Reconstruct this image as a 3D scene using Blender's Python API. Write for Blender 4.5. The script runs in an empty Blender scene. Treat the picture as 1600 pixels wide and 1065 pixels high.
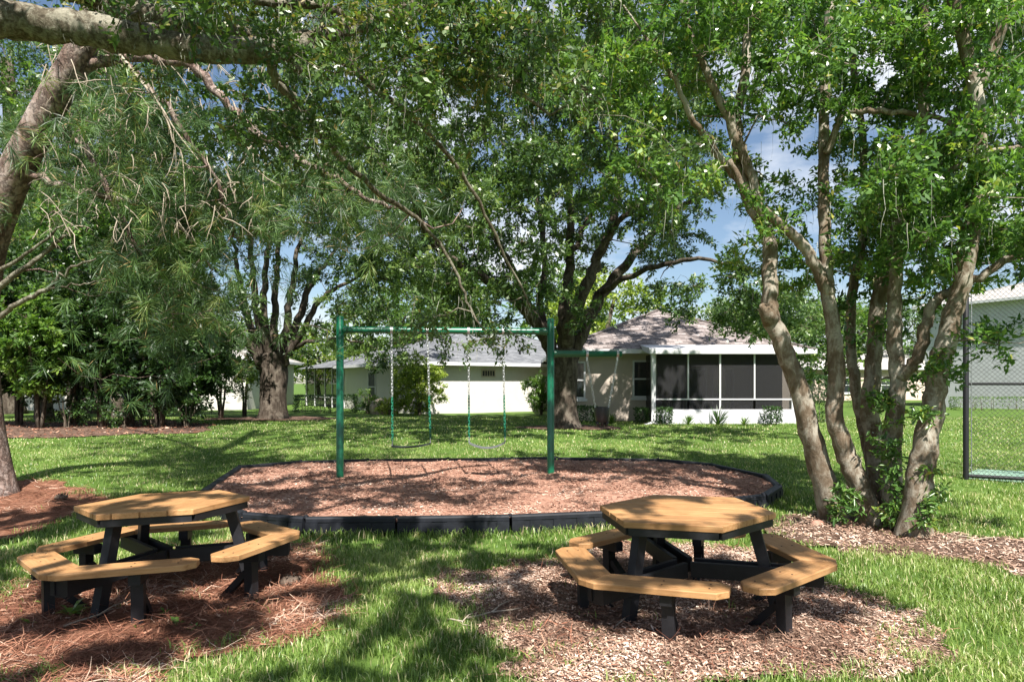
import bpy, math, random
import numpy as np
from mathutils import Vector, Matrix, Quaternion
rad = math.radians
random.seed(7)
RNG = np.random.default_rng(11)
S = bpy.context.scene
COL = S.collection

# ------------------------------------------------------------------ camera, sky, sun, exposure
FOC, HOR, CAMH = 1075.0, 598.0, 1.75           # focal length and horizon in photo pixels (1600 wide)
cam = bpy.data.cameras.new('camera'); camo = bpy.data.objects.new('camera', cam); COL.objects.link(camo)
camo.location = (0, 0, CAMH); camo.rotation_euler = (rad(90), 0, 0)
cam.sensor_width = 36; cam.lens = FOC / 1600 * 36; cam.shift_y = (HOR - 532.5) / 1600
cam.clip_start = 0.05; cam.clip_end = 3000
S.camera = camo

SUN_EL = rad(52); SUN_TO = Vector((0.22, -0.975, 0)).normalized()     # towards the sun, in plan
SUN_VEC = Vector((SUN_TO.x * math.cos(SUN_EL), SUN_TO.y * math.cos(SUN_EL), math.sin(SUN_EL)))
w = bpy.data.worlds.new('World'); S.world = w; w.use_nodes = True
nt = w.node_tree; nt.nodes.clear()
wo = nt.nodes.new('ShaderNodeOutputWorld'); bg = nt.nodes.new('ShaderNodeBackground')
sky = nt.nodes.new('ShaderNodeTexSky'); sky.sky_type = 'NISHITA'; sky.sun_disc = False
sky.sun_elevation = SUN_EL; sky.sun_rotation = math.atan2(SUN_TO.x, SUN_TO.y)
sky.air_density = 1.0; sky.dust_density = 0.6; sky.ozone_density = 1.4
tc = nt.nodes.new('ShaderNodeTexCoord'); mp = nt.nodes.new('ShaderNodeMapping'); mp.inputs['Scale'].default_value = (1, 1, 2.6)
cn = nt.nodes.new('ShaderNodeTexNoise'); cn.inputs['Scale'].default_value = 3.2; cn.inputs['Detail'].default_value = 9; cn.inputs['Roughness'].default_value = 0.58
cr = nt.nodes.new('ShaderNodeValToRGB'); cr.color_ramp.elements[0].position = 0.46; cr.color_ramp.elements[1].position = 0.68
cm = nt.nodes.new('ShaderNodeMix'); cm.data_type = 'RGBA'; cm.inputs[7].default_value = (8.2, 8.5, 9.0, 1)
nt.links.new(tc.outputs['Generated'], mp.inputs[0]); nt.links.new(mp.outputs[0], cn.inputs['Vector'])
nt.links.new(cn.outputs['Fac'], cr.inputs[0]); nt.links.new(cr.outputs[0], cm.inputs[0])
nt.links.new(sky.outputs[0], cm.inputs[6]); nt.links.new(cm.outputs[2], bg.inputs[0])
bg.inputs[1].default_value = 0.058
nt.links.new(bg.outputs[0], wo.inputs[0])
sl = bpy.data.lights.new('sun', 'SUN'); sl.energy = 5.0; sl.angle = rad(0.53); sl.color = (1.0, 0.955, 0.88)
so = bpy.data.objects.new('sun', sl); COL.objects.link(so); so.rotation_euler = SUN_VEC.to_track_quat('Z', 'Y').to_euler()
so.location = (6, -20, 30)
S.view_settings.view_transform = 'Standard'; S.view_settings.look = 'None'
S.view_settings.exposure = 1.22; S.view_settings.gamma = 1.0; S.view_settings.use_curve_mapping = False
S.render.engine = 'CYCLES'
try:
    S.cycles.max_bounces = 7; S.cycles.diffuse_bounces = 2; S.cycles.transmission_bounces = 4
    S.cycles.transparent_max_bounces = 8; S.cycles.use_denoising = True
except Exception: pass

# ------------------------------------------------------------------ helpers
def sstep(a, b, x):
    t = np.clip((np.asarray(x, float) - a) / (b - a), 0, 1); return t * t * (3 - 2 * t)
def ground_z(x, y):
    x = np.asarray(x, float); y = np.asarray(y, float)
    return 0.42 * sstep(6.5, 20, y) - 0.1 * sstep(25, 34, y) + 0.012 * np.sin(x * 1.3 + y * 0.7) * np.sin(y * 1.1 - x * 0.4)
def gz(x, y): return float(ground_z(x, y))
def P(px, py, d): return Vector(((px - 800) / FOC * d, d, CAMH - (py - HOR) / FOC * d))
def G(px, py, off=0.0):
    d = 10.0
    for _ in range(60):
        x = (px - 800) / FOC * d
        d = 0.5 * d + 0.5 * (CAMH - gz(x, d) - off) * FOC / (py - HOR)
    return ((px - 800) / FOC * d, d)
OFF = {}
def tag(o, label=None, cat=None, group=None, kind=None):
    if label: o['label'] = label
    if cat: o['category'] = cat
    if group: o['group'] = group
    if kind: o['kind'] = kind
    return o
def empty(name, loc, label, cat, group=None):
    o = bpy.data.objects.new(name, None); COL.objects.link(o); o.location = loc; o.empty_display_size = 0.2
    OFF[o] = Vector(loc); return tag(o, label, cat, group)
def mesh_np(name, V, F, tint=None, smooth=False):
    """V (n,3); F list of (m,k) int arrays"""
    me = bpy.data.meshes.new(name)
    V = np.ascontiguousarray(V, dtype=np.float32)
    if not isinstance(F, list): F = [F]
    loops = np.concatenate([f.ravel() for f in F]).astype(np.int32)
    tot = np.concatenate([np.full(len(f), f.shape[1], np.int32) for f in F])
    st = np.concatenate([[0], np.cumsum(tot)[:-1]]).astype(np.int32)
    me.vertices.add(len(V)); me.vertices.foreach_set('co', V.ravel())
    me.loops.add(len(loops)); me.loops.foreach_set('vertex_index', loops)
    me.polygons.add(len(tot)); me.polygons.foreach_set('loop_start', st)
    if smooth: me.polygons.foreach_set('use_smooth', np.ones(len(tot), bool))
    if tint is not None:
        a = me.attributes.new('tint', 'FLOAT', 'POINT'); a.data.foreach_set('value', np.asarray(tint, np.float32))
    me.update(calc_edges=True); me.validate()
    return me
class MB:
    def __init__(s): s.v = []; s.f = []; s.t = []
    def add(s, vs, fs, tint=0.5):
        n = len(s.v); s.v += [tuple(v) for v in vs]; s.f += [tuple(i + n for i in f) for f in fs]; s.t += [tint] * len(vs)
    def box(s, x0, x1, y0, y1, z0, z1, M=None, tint=0.5):
        vs = [Vector((x, y, z)) for z in (z0, z1) for x, y in ((x0, y0), (x1, y0), (x1, y1), (x0, y1))]
        if M is not None: vs = [M @ v for v in vs]
        s.add(vs, [(3, 2, 1, 0), (4, 5, 6, 7), (0, 1, 5, 4), (1, 2, 6, 5), (2, 3, 7, 6), (3, 0, 4, 7)], tint)
    def beam(s, a, b, wd, ht, up=(0, 0, 1), tint=0.5):
        a = Vector(a); b = Vector(b); d = (b - a).normalized(); u = Vector(up)
        r = d.cross(u).normalized(); u = r.cross(d).normalized()
        M = Matrix.Translation(a) @ Matrix((r, d, u)).transposed().to_4x4()
        s.box(-wd / 2, wd / 2, 0, (b - a).length, -ht / 2, ht / 2, M, tint)
    def prism(s, pts, z0, z1, tint=0.5, bevel=0.0):
        n = len(pts)
        if bevel:
            c = sum((Vector((p[0], p[1])) for p in pts), Vector((0, 0))) / n
            ins = []
            for i in range(n):
                p = Vector(pts[i][:2]); q0 = Vector(pts[i - 1][:2]); q1 = Vector(pts[(i + 1) % n][:2])
                e0 = (p - q0).normalized(); e1 = (q1 - p).normalized()
                n0 = Vector((-e0.y, e0.x)); n1 = Vector((-e1.y, e1.x)); m = (n0 + n1)
                m = m / max(0.3, m.dot(n0)) if m.length > 1e-6 else n0
                ins.append(p + m * bevel)
            vs = [(*p[:2], z0) for p in pts] + [(*p[:2], z1 - bevel) for p in pts] + [(p.x, p.y, z1) for p in ins]
            fs = [tuple(range(n - 1, -1, -1)), tuple(range(2 * n, 3 * n))]
            for k in (0, n): fs += [(k + i, k + (i + 1) % n, k + n + (i + 1) % n, k + n + i) for i in range(n)]
        else:
            vs = [(*p[:2], z0) for p in pts] + [(*p[:2], z1) for p in pts]
            fs = [tuple(range(n - 1, -1, -1)), tuple(range(n, 2 * n))] + [(i, (i + 1) % n, n + (i + 1) % n, n + i) for i in range(n)]
        s.add(vs, fs, tint)
    def tube(s, pts, rs, sides=8, cap=True, tint=0.5, rough=0.0):
        pts = [Vector(p) for p in pts]; n = len(pts)
        if not hasattr(rs, '__len__'): rs = [rs] * n
        t = (pts[1] - pts[0]).normalized()
        u = t.cross(Vector((0.31, 0.9, 0.2))).normalized()
        vs = []
        for i in range(n):
            if i: t = (pts[min(i + 1, n - 1)] - pts[i - 1]).normalized()
            u = (u - t * u.dot(t)); u = u.normalized() if u.length > 1e-6 else t.orthogonal().normalized()
            b = t.cross(u)
            for k in range(sides):
                a = 2 * math.pi * k / sides
                r = rs[i] * (1 + (rough * (0.6 * math.sin(3 * a + i * 0.7) + 0.6 * math.sin(2 * a - i * 0.43) + random.uniform(-.4, .4)) if rough else 0))
                vs.append(pts[i] + (u * math.cos(a) + b * math.sin(a)) * r)
        fs = [(i * sides + k, i * sides + (k + 1) % sides, (i + 1) * sides + (k + 1) % sides, (i + 1) * sides + k) for i in range(n - 1) for k in range(sides)]
        if cap: fs += [tuple(range(sides - 1, -1, -1)), tuple((n - 1) * sides + k for k in range(sides))]
        s.add(vs, fs, tint)
    def data(s, name, smooth=False, tint=False, off=None):
        me = bpy.data.meshes.new(name); v = s.v
        if off is not None: v = [(a - off[0], b - off[1], c - off[2]) for a, b, c in v]
        me.from_pydata(v, [], s.f)
        if smooth: me.polygons.foreach_set('use_smooth', [True] * len(me.polygons))
        if tint:
            a = me.attributes.new('tint', 'FLOAT', 'POINT'); a.data.foreach_set('value', s.t)
        me.update(); return me
    def build(s, name, mat, parent=None, smooth=False, tint=False, world=False, auto=False):
        off = OFF.get(parent) if (world and parent is not None) else None
        me = s.data(name, smooth, tint, off)
        o = bpy.data.objects.new(name, me); COL.objects.link(o); me.materials.append(mat)
        if parent is not None:
            o.parent = parent; OFF[o] = OFF.get(parent, Vector((0, 0, 0)))
        if auto:
            try: me.set_sharp_from_angle(angle=rad(auto))
            except Exception: pass
        return o
def obj_np(name, V, F, mat, parent=None, tint=None, smooth=False):
    V = np.asarray(V, float)
    if parent is not None: V = V - np.array(OFF[parent])
    me = mesh_np(name, V, F, tint, smooth); me.materials.append(mat)
    o = bpy.data.objects.new(name, me); COL.objects.link(o)
    if parent is not None: o.parent = parent; OFF[o] = OFF[parent]
    return o
def share(name, me, parent, loc=(0, 0, 0), rot=(0, 0, 0)):
    o = bpy.data.objects.new(name, me); COL.objects.link(o); o.parent = parent; o.location = loc; o.rotation_euler = rot; return o

# ------------------------------------------------------------------ materials
def newmat(name):
    m = bpy.data.materials.new(name); m.use_nodes = True
    n = m.node_tree.nodes; p = n['Principled BSDF']; return m, m.node_tree, p
def N(t, kind, **kw):
    n = t.nodes.new('ShaderNode' + kind)
    for k, v in kw.items():
        if k in n.inputs: n.inputs[k].default_value = v
        else: setattr(n, k, v)
    return n
def ramp(t, fac, stops):
    r = t.nodes.new('ShaderNodeValToRGB'); e = r.color_ramp.elements
    while len(e) < len(stops): e.new(0.5)
    for i, (p, c) in enumerate(stops): e[i].position = p; e[i].color = (*c, 1)
    t.links.new(fac, r.inputs[0]); return r.outputs[0]
def coords(t, scale=(1, 1, 1), rot=(0, 0, 0), src='Object'):
    c = t.nodes.new('ShaderNodeTexCoord'); m = t.nodes.new('ShaderNodeMapping')
    m.inputs['Scale'].default_value = scale; m.inputs['Rotation'].default_value = rot
    t.links.new(c.outputs[src], m.inputs[0]); return m.outputs[0]
def bump(t, p, h, s=0.4, d=0.01):
    b = N(t, 'Bump', Strength=s, Distance=d); t.links.new(h, b.inputs['Height']); t.links.new(b.outputs[0], p.inputs['Normal'])
def noise_mat(name, stops, scale=5, detail=6, rough=0.8, spec=0.3, stretch=(1, 1, 1), bs=0.3, bd=0.01, metal=0, rr=0.6):
    m, t, p = newmat(name); v = coords(t, stretch)
    n = N(t, 'TexNoise', Scale=scale, Detail=detail, Roughness=rr); t.links.new(v, n.inputs['Vector'])
    t.links.new(ramp(t, n.outputs['Fac'], stops), p.inputs['Base Color'])
    p.inputs['Roughness'].default_value = rough; p.inputs['Specular IOR Level'].default_value = spec; p.inputs['Metallic'].default_value = metal
    if bs: bump(t, p, n.outputs['Fac'], bs, bd)
    return m
def leaf_mat(name, stops, trans=0.35, rough=0.36, spec=0.6, tcol=1.4):
    m, t, p = newmat(name)
    a = N(t, 'Attribute', attribute_name='tint'); c = ramp(t, a.outputs['Fac'], stops)
    t.links.new(c, p.inputs['Base Color']); p.inputs['Roughness'].default_value = rough; p.inputs['Specular IOR Level'].default_value = spec
    tr = N(t, 'BsdfTranslucent'); g = N(t, 'Mix', data_type='RGBA', blend_type='MULTIPLY'); g.inputs[0].default_value = 1
    g.inputs[7].default_value = (tcol * 1.1, tcol * 1.2, tcol * 0.5, 1); t.links.new(c, g.inputs[6]); t.links.new(g.outputs[2], tr.inputs[0])
    mx = N(t, 'MixShader'); mx.inputs[0].default_value = trans
    t.links.new(p.outputs[0], mx.inputs[1]); t.links.new(tr.outputs[0], mx.inputs[2]); t.links.new(mx.outputs[0], t.nodes['Material Output'].inputs[0])
    return m
def tint_mat(name, stops, rough=0.85, spec=0.2):
    m, t, p = newmat(name); a = N(t, 'Attribute', attribute_name='tint')
    t.links.new(ramp(t, a.outputs['Fac'], stops), p.inputs['Base Color']); p.inputs['Roughness'].default_value = rough; p.inputs['Specular IOR Level'].default_value = spec
    return m
def bark_mat(name, c0, c1, c2, vs=9, zs=0.25, bs=0.9, plates=False):
    m, t, p = newmat(name)
    v = coords(t, (1, 1, zs)); v2 = coords(t, (1, 1, 1))
    n = N(t, 'TexNoise', Scale=vs, Detail=10, Roughness=0.72, Distortion=0.6); t.links.new(v, n.inputs['Vector'])
    l = N(t, 'TexNoise', Scale=3.1, Detail=8, Roughness=0.75); t.links.new(v2, l.inputs['Vector'])
    base = ramp(t, n.outputs['Fac'], [(0.33, c0), (0.5, c1), (0.68, c2)])
    lich = ramp(t, l.outputs['Fac'], [(0.5, (0, 0, 0)), (0.6, (0.7, 0.7, 0.7))])
    mx = N(t, 'Mix', data_type='RGBA'); mx.inputs[7].default_value = (*c2, 1); t.links.new(lich, mx.inputs[0]); t.links.new(base, mx.inputs[6])
    col = mx.outputs[2]; hgt = n.outputs['Fac']
    if plates:
        wv = N(t, 'Mix', data_type='RGBA'); wv.inputs[0].default_value = 0.32; t.links.new(v, wv.inputs[6]); t.links.new(l.outputs['Color'], wv.inputs[7])
        vo = N(t, 'TexVoronoi', Scale=vs * 1.7, feature='DISTANCE_TO_EDGE', Randomness=1.0); t.links.new(wv.outputs[2], vo.inputs['Vector'])
        cr_ = ramp(t, vo.outputs['Distance'], [(0.0, (0.42, 0.36, 0.34)), (0.035, (0.85,) * 3), (0.12, (1, 1, 1))])
        mm = N(t, 'Mix', data_type='RGBA', blend_type='MULTIPLY'); mm.inputs[0].default_value = 0.85
        t.links.new(col, mm.inputs[6]); t.links.new(cr_, mm.inputs[7]); col = mm.outputs[2]
        ad = N(t, 'Math', operation='ADD'); t.links.new(n.outputs['Fac'], ad.inputs[0]); t.links.new(cr_, ad.inputs[1]); hgt = ad.outputs[0]
    t.links.new(col, p.inputs['Base Color'])
    p.inputs['Roughness'].default_value = 0.92; p.inputs['Specular IOR Level'].default_value = 0.15
    bump(t, p, hgt, bs, 0.03); return m
def flat_mat(name, col, rough=0.5, spec=0.4, metal=0, bs=0):
    m, t, p = newmat(name); p.inputs['Base Color'].default_value = (*col, 1); p.inputs['Roughness'].default_value = rough
    p.inputs['Specular IOR Level'].default_value = spec; p.inputs['Metallic'].default_value = metal; return m

M = {}
M['lawn'] = noise_mat('lawn', [(0.3, (0.045, 0.085, 0.018)), (0.5, (0.08, 0.14, 0.028)), (0.66, (0.13, 0.19, 0.045)), (0.8, (0.24, 0.22, 0.10))], scale=2.2, detail=12, rough=0.95, spec=0.1, bs=0.8, bd=0.05, rr=0.75)
GR = [(0.0, (0.08, 0.145, 0.026)), (0.45, (0.165, 0.26, 0.05)), (0.75, (0.27, 0.36, 0.095)), (0.93, (0.38, 0.43, 0.17)), (1.0, (0.55, 0.48, 0.28))]
M['grass'] = leaf_mat('grass', GR, trans=0.3, rough=0.42, spec=0.5, tcol=1.2)
M['straw_bed'] = noise_mat('straw_bed', [(0.28, (0.07, 0.030, 0.018)), (0.45, (0.17, 0.075, 0.045)), (0.6, (0.26, 0.13, 0.085)), (0.8, (0.36, 0.24, 0.18))], scale=7, detail=14, rough=0.95, spec=0.1, bs=0.9, bd=0.04, rr=0.78)
M['chip_bed'] = noise_mat('chip_bed', [(0.3, (0.06, 0.034, 0.025)), (0.47, (0.17, 0.105, 0.077)), (0.62, (0.33, 0.225, 0.17)), (0.8, (0.52, 0.39, 0.31))], scale=9, detail=14, rough=0.95, spec=0.1, bs=0.9, bd=0.04, rr=0.78)
M['dark_bed'] = noise_mat('dark_bed', [(0.3, (0.045, 0.028, 0.022)), (0.5, (0.12, 0.075, 0.055)), (0.75, (0.28, 0.19, 0.15))], scale=8, detail=14, rough=0.95, spec=0.1, bs=0.9, bd=0.04, rr=0.78)
M['play_chips'] = noise_mat('play_chips', [(0.3, (0.15, 0.075, 0.053)), (0.46, (0.31, 0.165, 0.118)), (0.62, (0.43, 0.26, 0.195)), (0.8, (0.56, 0.39, 0.31))], scale=8, detail=14, rough=0.95, spec=0.1, bs=0.8, bd=0.03, rr=0.78)
M['needle_litter'] = tint_mat('needle_litter', [(0, (0.09, 0.035, 0.022)), (0.4, (0.25, 0.105, 0.065)), (0.75, (0.40, 0.215, 0.14)), (1, (0.60, 0.46, 0.36))])
M['chip_litter'] = tint_mat('chip_litter', [(0, (0.085, 0.048, 0.034)), (0.3, (0.25, 0.15, 0.105)), (0.62, (0.48, 0.325, 0.245)), (1, (0.74, 0.60, 0.50))])
M['red_chips'] = tint_mat('red_chips', [(0, (0.15, 0.075, 0.053)), (0.4, (0.34, 0.185, 0.13)), (0.75, (0.49, 0.315, 0.24)), (1, (0.68, 0.52, 0.43))])
M['oak_bark'] = bark_mat('oak_bark', (0.022, 0.017, 0.013), (0.062, 0.048, 0.037), (0.16, 0.135, 0.108), bs=1.0)
M['limb_bark'] = bark_mat('limb_bark', (0.04, 0.032, 0.022), (0.12, 0.10, 0.072), (0.33, 0.31, 0.245), vs=19, zs=0.9, bs=1.0)
M['smooth_bark'] = bark_mat('smooth_bark', (0.085, 0.058, 0.037), (0.165, 0.125, 0.088), (0.40, 0.37, 0.31), vs=7, zs=0.45, bs=0.9)
M['pine_bark'] = bark_mat('pine_bark', (0.13, 0.075, 0.058), (0.27, 0.19, 0.16), (0.44, 0.36, 0.33), vs=8, zs=0.5, bs=1.0, plates=True)
M['twig'] = noise_mat('twig', [(0.3, (0.07, 0.055, 0.04)), (0.7, (0.17, 0.14, 0.105))], scale=6, bs=0)
M['dead_twig'] = noise_mat('dead_twig', [(0.3, (0.20, 0.155, 0.115)), (0.7, (0.44, 0.38, 0.30))], scale=6, bs=0)
M['oak_leaf'] = leaf_mat('oak_leaf', [(0, (0.037, 0.071, 0.024)), (0.5, (0.076, 0.138, 0.037)), (0.85, (0.125, 0.202, 0.050)), (1, (0.252, 0.202, 0.067))], trans=0.30)
M['far_oak_leaf'] = leaf_mat('far_oak_leaf', [(0, (0.040, 0.078, 0.026)), (0.5, (0.081, 0.147, 0.043)), (0.9, (0.147, 0.227, 0.065)), (1, (0.212, 0.260, 0.081))], trans=0.30)
M['bright_leaf'] = leaf_mat('bright_leaf', [(0, (0.048, 0.109, 0.028)), (0.5, (0.106, 0.207, 0.048)), (0.9, (0.190, 0.310, 0.071)), (1, (0.345, 0.345, 0.081))], trans=0.34, rough=0.3)
M['dark_leaf'] = leaf_mat('dark_leaf', [(0, (0.017, 0.040, 0.013)), (0.6, (0.038, 0.082, 0.021)), (1, (0.074, 0.147, 0.032))], trans=0.25, rough=0.4)
M['lime_leaf'] = leaf_mat('lime_leaf', [(0, (0.11, 0.17, 0.025)), (0.5, (0.22, 0.31, 0.04)), (1, (0.36, 0.42, 0.08))], trans=0.35)
M['back_leaf'] = leaf_mat('back_leaf', [(0, (0.055, 0.110, 0.024)), (0.5, (0.099, 0.187, 0.039)), (1, (0.187, 0.275, 0.055))], trans=0.40)
M['needle'] = leaf_mat('needle', [(0, (0.024, 0.056, 0.018)), (0.55, (0.059, 0.123, 0.032)), (0.9, (0.158, 0.264, 0.062)), (1, (0.352, 0.246, 0.106))], trans=0.22, rough=0.5)
M['moss'] = tint_mat('moss', [(0, (0.20, 0.19, 0.15)), (1, (0.42, 0.42, 0.35))])
def wood_mat():
    m, t, p = newmat('stained_plank'); v = coords(t, (1.2, 14, 14)); v2 = coords(t, (1.5, 1.5, 1.5))
    n = N(t, 'TexNoise', Scale=3.2, Detail=9, Roughness=0.65); t.links.new(v, n.inputs['Vector'])
    n2 = N(t, 'TexNoise', Scale=2.4, Detail=6, Roughness=0.6); t.links.new(v2, n2.inputs['Vector'])
    c = ramp(t, n.outputs['Fac'], [(0.28, (0.29, 0.148, 0.062)), (0.47, (0.43, 0.235, 0.102)), (0.75, (0.53, 0.32, 0.158))])
    c2 = ramp(t, n2.outputs['Fac'], [(0.3, (0.62, 0.58, 0.55)), (0.42, (0.88, 0.86, 0.84)), (0.6, (1, 1, 1))])
    a = N(t, 'Attribute', attribute_name='tint'); c3 = ramp(t, a.outputs['Fac'], [(0, (0.74, 0.72, 0.70)), (1, (1.04, 1.02, 1.0))])
    g = N(t, 'Mix', data_type='RGBA', blend_type='MULTIPLY'); g.inputs[0].default_value = 1; t.links.new(c, g.inputs[6]); t.links.new(c2, g.inputs[7])
    g2 = N(t, 'Mix', data_type='RGBA', blend_type='MULTIPLY'); g2.inputs[0].default_value = 1; t.links.new(g.outputs[2], g2.inputs[6]); t.links.new(c3, g2.inputs[7])
    t.links.new(g2.outputs[2], p.inputs['Base Color']); p.inputs['Roughness'].default_value = 0.55; p.inputs['Specular IOR Level'].default_value = 0.3
    bump(t, p, n.outputs['Fac'], 0.15, 0.004); return m
M['plank'] = wood_mat()
def worn_black(name, base, scuff, lo=0.6):
    m, t, p = newmat(name); v = coords(t, (1, 1, 1))
    n = N(t, 'TexNoise', Scale=7, Detail=10, Roughness=0.7); t.links.new(v, n.inputs['Vector'])
    t.links.new(ramp(t, n.outputs['Fac'], [(0.35, base), (lo, tuple(b * 2.2 for b in base)), (lo + 0.16, scuff)]), p.inputs['Base Color'])
    p.inputs['Roughness'].default_value = 0.55; p.inputs['Specular IOR Level'].default_value = 0.35; bump(t, p, n.outputs['Fac'], 0.15, 0.004); return m
M['black_frame'] = worn_black('black_frame', (0.006, 0.006, 0.0075), (0.07, 0.073, 0.085), .64)
M['black_plastic'] = worn_black('black_plastic', (0.007, 0.008, 0.011), (0.09, 0.095, 0.11), 0.64)
M['slot'] = flat_mat('slot', (0.004, 0.004, 0.004), 0.9)
m, t, p = newmat('green_paint'); v = coords(t); n = N(t, 'TexNoise', Scale=3, Detail=6); t.links.new(v, n.inputs['Vector'])
t.links.new(ramp(t, n.outputs['Fac'], [(0.3, (0.003, 0.085, 0.042)), (0.7, (0.005, 0.12, 0.058))]), p.inputs['Base Color']); p.inputs['Roughness'].default_value = 0.32; p.inputs['Coat Weight'].default_value = 0.2
M['green'] = m
M['steel'] = flat_mat('galvanised', (0.5, 0.51, 0.52), 0.42, 0.5, 0.85)
M['green_coat'] = flat_mat('green_coat', (0.008, 0.13, 0.075), 0.4)
M['belt'] = flat_mat('belt', (0.12, 0.125, 0.13), 0.38)
M['belt_dark'] = flat_mat('belt_dark', (0.03, 0.035, 0.035), 0.45)
M['bucket'] = flat_mat('bucket', (0.022, 0.023, 0.027), 0.42)
M['white'] = noise_mat('white_paint', [(0.3, (0.56, 0.56, 0.57)), (0.7, (0.66, 0.66, 0.67))], scale=3, rough=0.5, bs=0)
def stucco(name, a, b): return noise_mat(name, [(0.3, a), (0.7, b)], scale=2.2, detail=10, rough=0.9, spec=0.15, bs=0.25, bd=0.01, rr=0.7)
M['stucco_cream'] = stucco('stucco_cream', (0.52, 0.495, 0.455), (0.59, 0.565, 0.525))
M['stucco_taupe'] = stucco('stucco_taupe', (0.44, 0.375, 0.315), (0.51, 0.44, 0.375))
M['stucco_white'] = stucco('stucco_white', (0.44, 0.44, 0.47), (0.54, 0.54, 0.57))
M['stucco_pink'] = stucco('stucco_pink', (0.55, 0.43, 0.37), (0.62, 0.50, 0.43))
def shingle(name, a, b, c):
    m, t, p = newmat(name); v = coords(t, (1, 1, 1), src='UV')
    br = N(t, 'TexBrick', Scale=1.0); br.inputs['Brick Width'].default_value = 0.32; br.inputs['Row Height'].default_value = 0.15; br.inputs['Mortar Size'].default_value = 0.012
    br.inputs['Color1'].default_value = (0, 0, 0, 1); br.inputs['Color2'].default_value = (1, 1, 1, 1); br.inputs['Mortar'].default_value = (0.15,) * 3 + (1,)
    t.links.new(v, br.inputs['Vector'])
    n = N(t, 'TexNoise', Scale=2.8, Detail=8, Roughness=0.75); t.links.new(v, n.inputs['Vector'])
    mx = N(t, 'Mix', data_type='FLOAT'); mx.inputs[0].default_value = 0.5; t.links.new(br.outputs['Color'], mx.inputs[2]); t.links.new(n.outputs['Fac'], mx.inputs[3])
    t.links.new(ramp(t, mx.outputs[0], [(0.2, a), (0.5, b), (0.8, c)]), p.inputs['Base Color'])
    p.inputs['Roughness'].default_value = 0.92; p.inputs['Specular IOR Level'].default_value = 0.15; bump(t, p, mx.outputs[0], 0.6, 0.02); return m
M['shingle_grey'] = shingle('shingle_grey', (0.09, 0.095, 0.105), (0.145, 0.15, 0.16), (0.21, 0.215, 0.23))
M['shingle_brown'] = shingle('shingle_brown', (0.085, 0.07, 0.066), (0.20, 0.17, 0.162), (0.36, 0.315, 0.305))
M['shingle_pale'] = shingle('shingle_pale', (0.30, 0.28, 0.26), (0.38, 0.36, 0.34), (0.46, 0.44, 0.42))
def glass_mat():
    m, t, p = newmat('window_glass'); p.inputs['Base Color'].default_value = (0.02, 0.026, 0.028, 1); p.inputs['Roughness'].default_value = 0.06; p.inputs['Specular IOR Level'].default_value = 0.7; return m
M['glass'] = glass_mat()
def screen_mat():
    m, t, p = newmat('insect_screen'); p.inputs['Base Color'].default_value = (0.010, 0.010, 0.012, 1); p.inputs['Roughness'].default_value = 0.8
    tr = N(t, 'BsdfTransparent'); mx = N(t, 'MixShader'); mx.inputs[0].default_value = 0.54
    t.links.new(tr.outputs[0], mx.inputs[1]); t.links.new(p.outputs[0], mx.inputs[2]); t.links.new(mx.outputs[0], t.nodes['Material Output'].inputs[0]); return m
M['screen'] = screen_mat()
M['interior'] = flat_mat('interior', (0.13, 0.11, 0.10), 0.9)
M['court'] = noise_mat('court_green', [(0.3, (0.20, 0.33, 0.25)), (0.7, (0.27, 0.40, 0.31))], scale=3, rough=0.9, bs=0.1)
M['concrete'] = noise_mat('concrete', [(0.3, (0.28, 0.26, 0.23)), (0.7, (0.42, 0.40, 0.36))], scale=4, rough=0.9, bs=0.2)
M['wire'] = flat_mat('wire', (0.06, 0.06, 0.062), 0.4, 0.5, 0.0)
M['fence_black'] = flat_mat('fence_black', (0.014, 0.014, 0.016), 0.4)
M['rock'] = noise_mat('rock', [(0.3, (0.30, 0.24, 0.18)), (0.7, (0.55, 0.46, 0.38))], scale=4, bs=0.6, bd=0.03)
M['cone'] = noise_mat('cone', [(0.3, (0.06, 0.045, 0.035)), (0.7, (0.22, 0.16, 0.12))], scale=20, bs=0.5)

# ------------------------------------------------------------------ ground, beds, playground
def pip(x, y, poly):
    x = np.asarray(x); y = np.asarray(y); ins = np.zeros(x.shape, bool); n = len(poly); j = n - 1
    for i in range(n):
        xi, yi = poly[i]; xj, yj = poly[j]
        c = ((yi > y) != (yj > y)) & (x < (xj - xi) * (y - yi) / (yj - yi + 1e-12) + xi); ins ^= c; j = i
    return ins
def wob(x, y, a=0.13):
    return (x + a * (np.sin(3.1 * y + 1.3) + 0.6 * np.sin(7.3 * x + 2 * y) + 0.4 * np.sin(17 * y - 9 * x)),
            y + a * (np.sin(2.7 * x + 0.4) + 0.6 * np.sin(8.1 * y - x) + 0.4 * np.sin(15 * x + 11 * y)))
BEDS = {k: [G(*q) for q in v] for k, v in {
    'left': [(-10, 930), (60, 905), (200, 880), (330, 852), (470, 852), (540, 872), (570, 905), (540, 962), (430, 1003), (300, 1030), (262, 1080), (-150, 1140), (-330, 1000)],
    'right': [(695, 932), (725, 900), (850, 872), (905, 852), (1010, 850), (1200, 858), (1320, 908), (1430, 965), (1468, 1020), (1450, 1058), (1340, 1085), (900, 1080), (850, 1040), (765, 990), (705, 955)],
    'tree': [(1195, 815), (1280, 800), (1480, 828), (1610, 850), (1700, 868), (1700, 925), (1600, 893), (1480, 880), (1330, 868), (1230, 850)],
    'pine': [(-220, 752), (60, 753), (150, 763), (190, 780), (120, 800), (80, 832), (0, 848), (-220, 870)],
    'shrub': [(-420, 656), (100, 660), (250, 655), (335, 664), (322, 676), (120, 683), (-100, 686), (-420, 686)],
}.items()}
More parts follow.
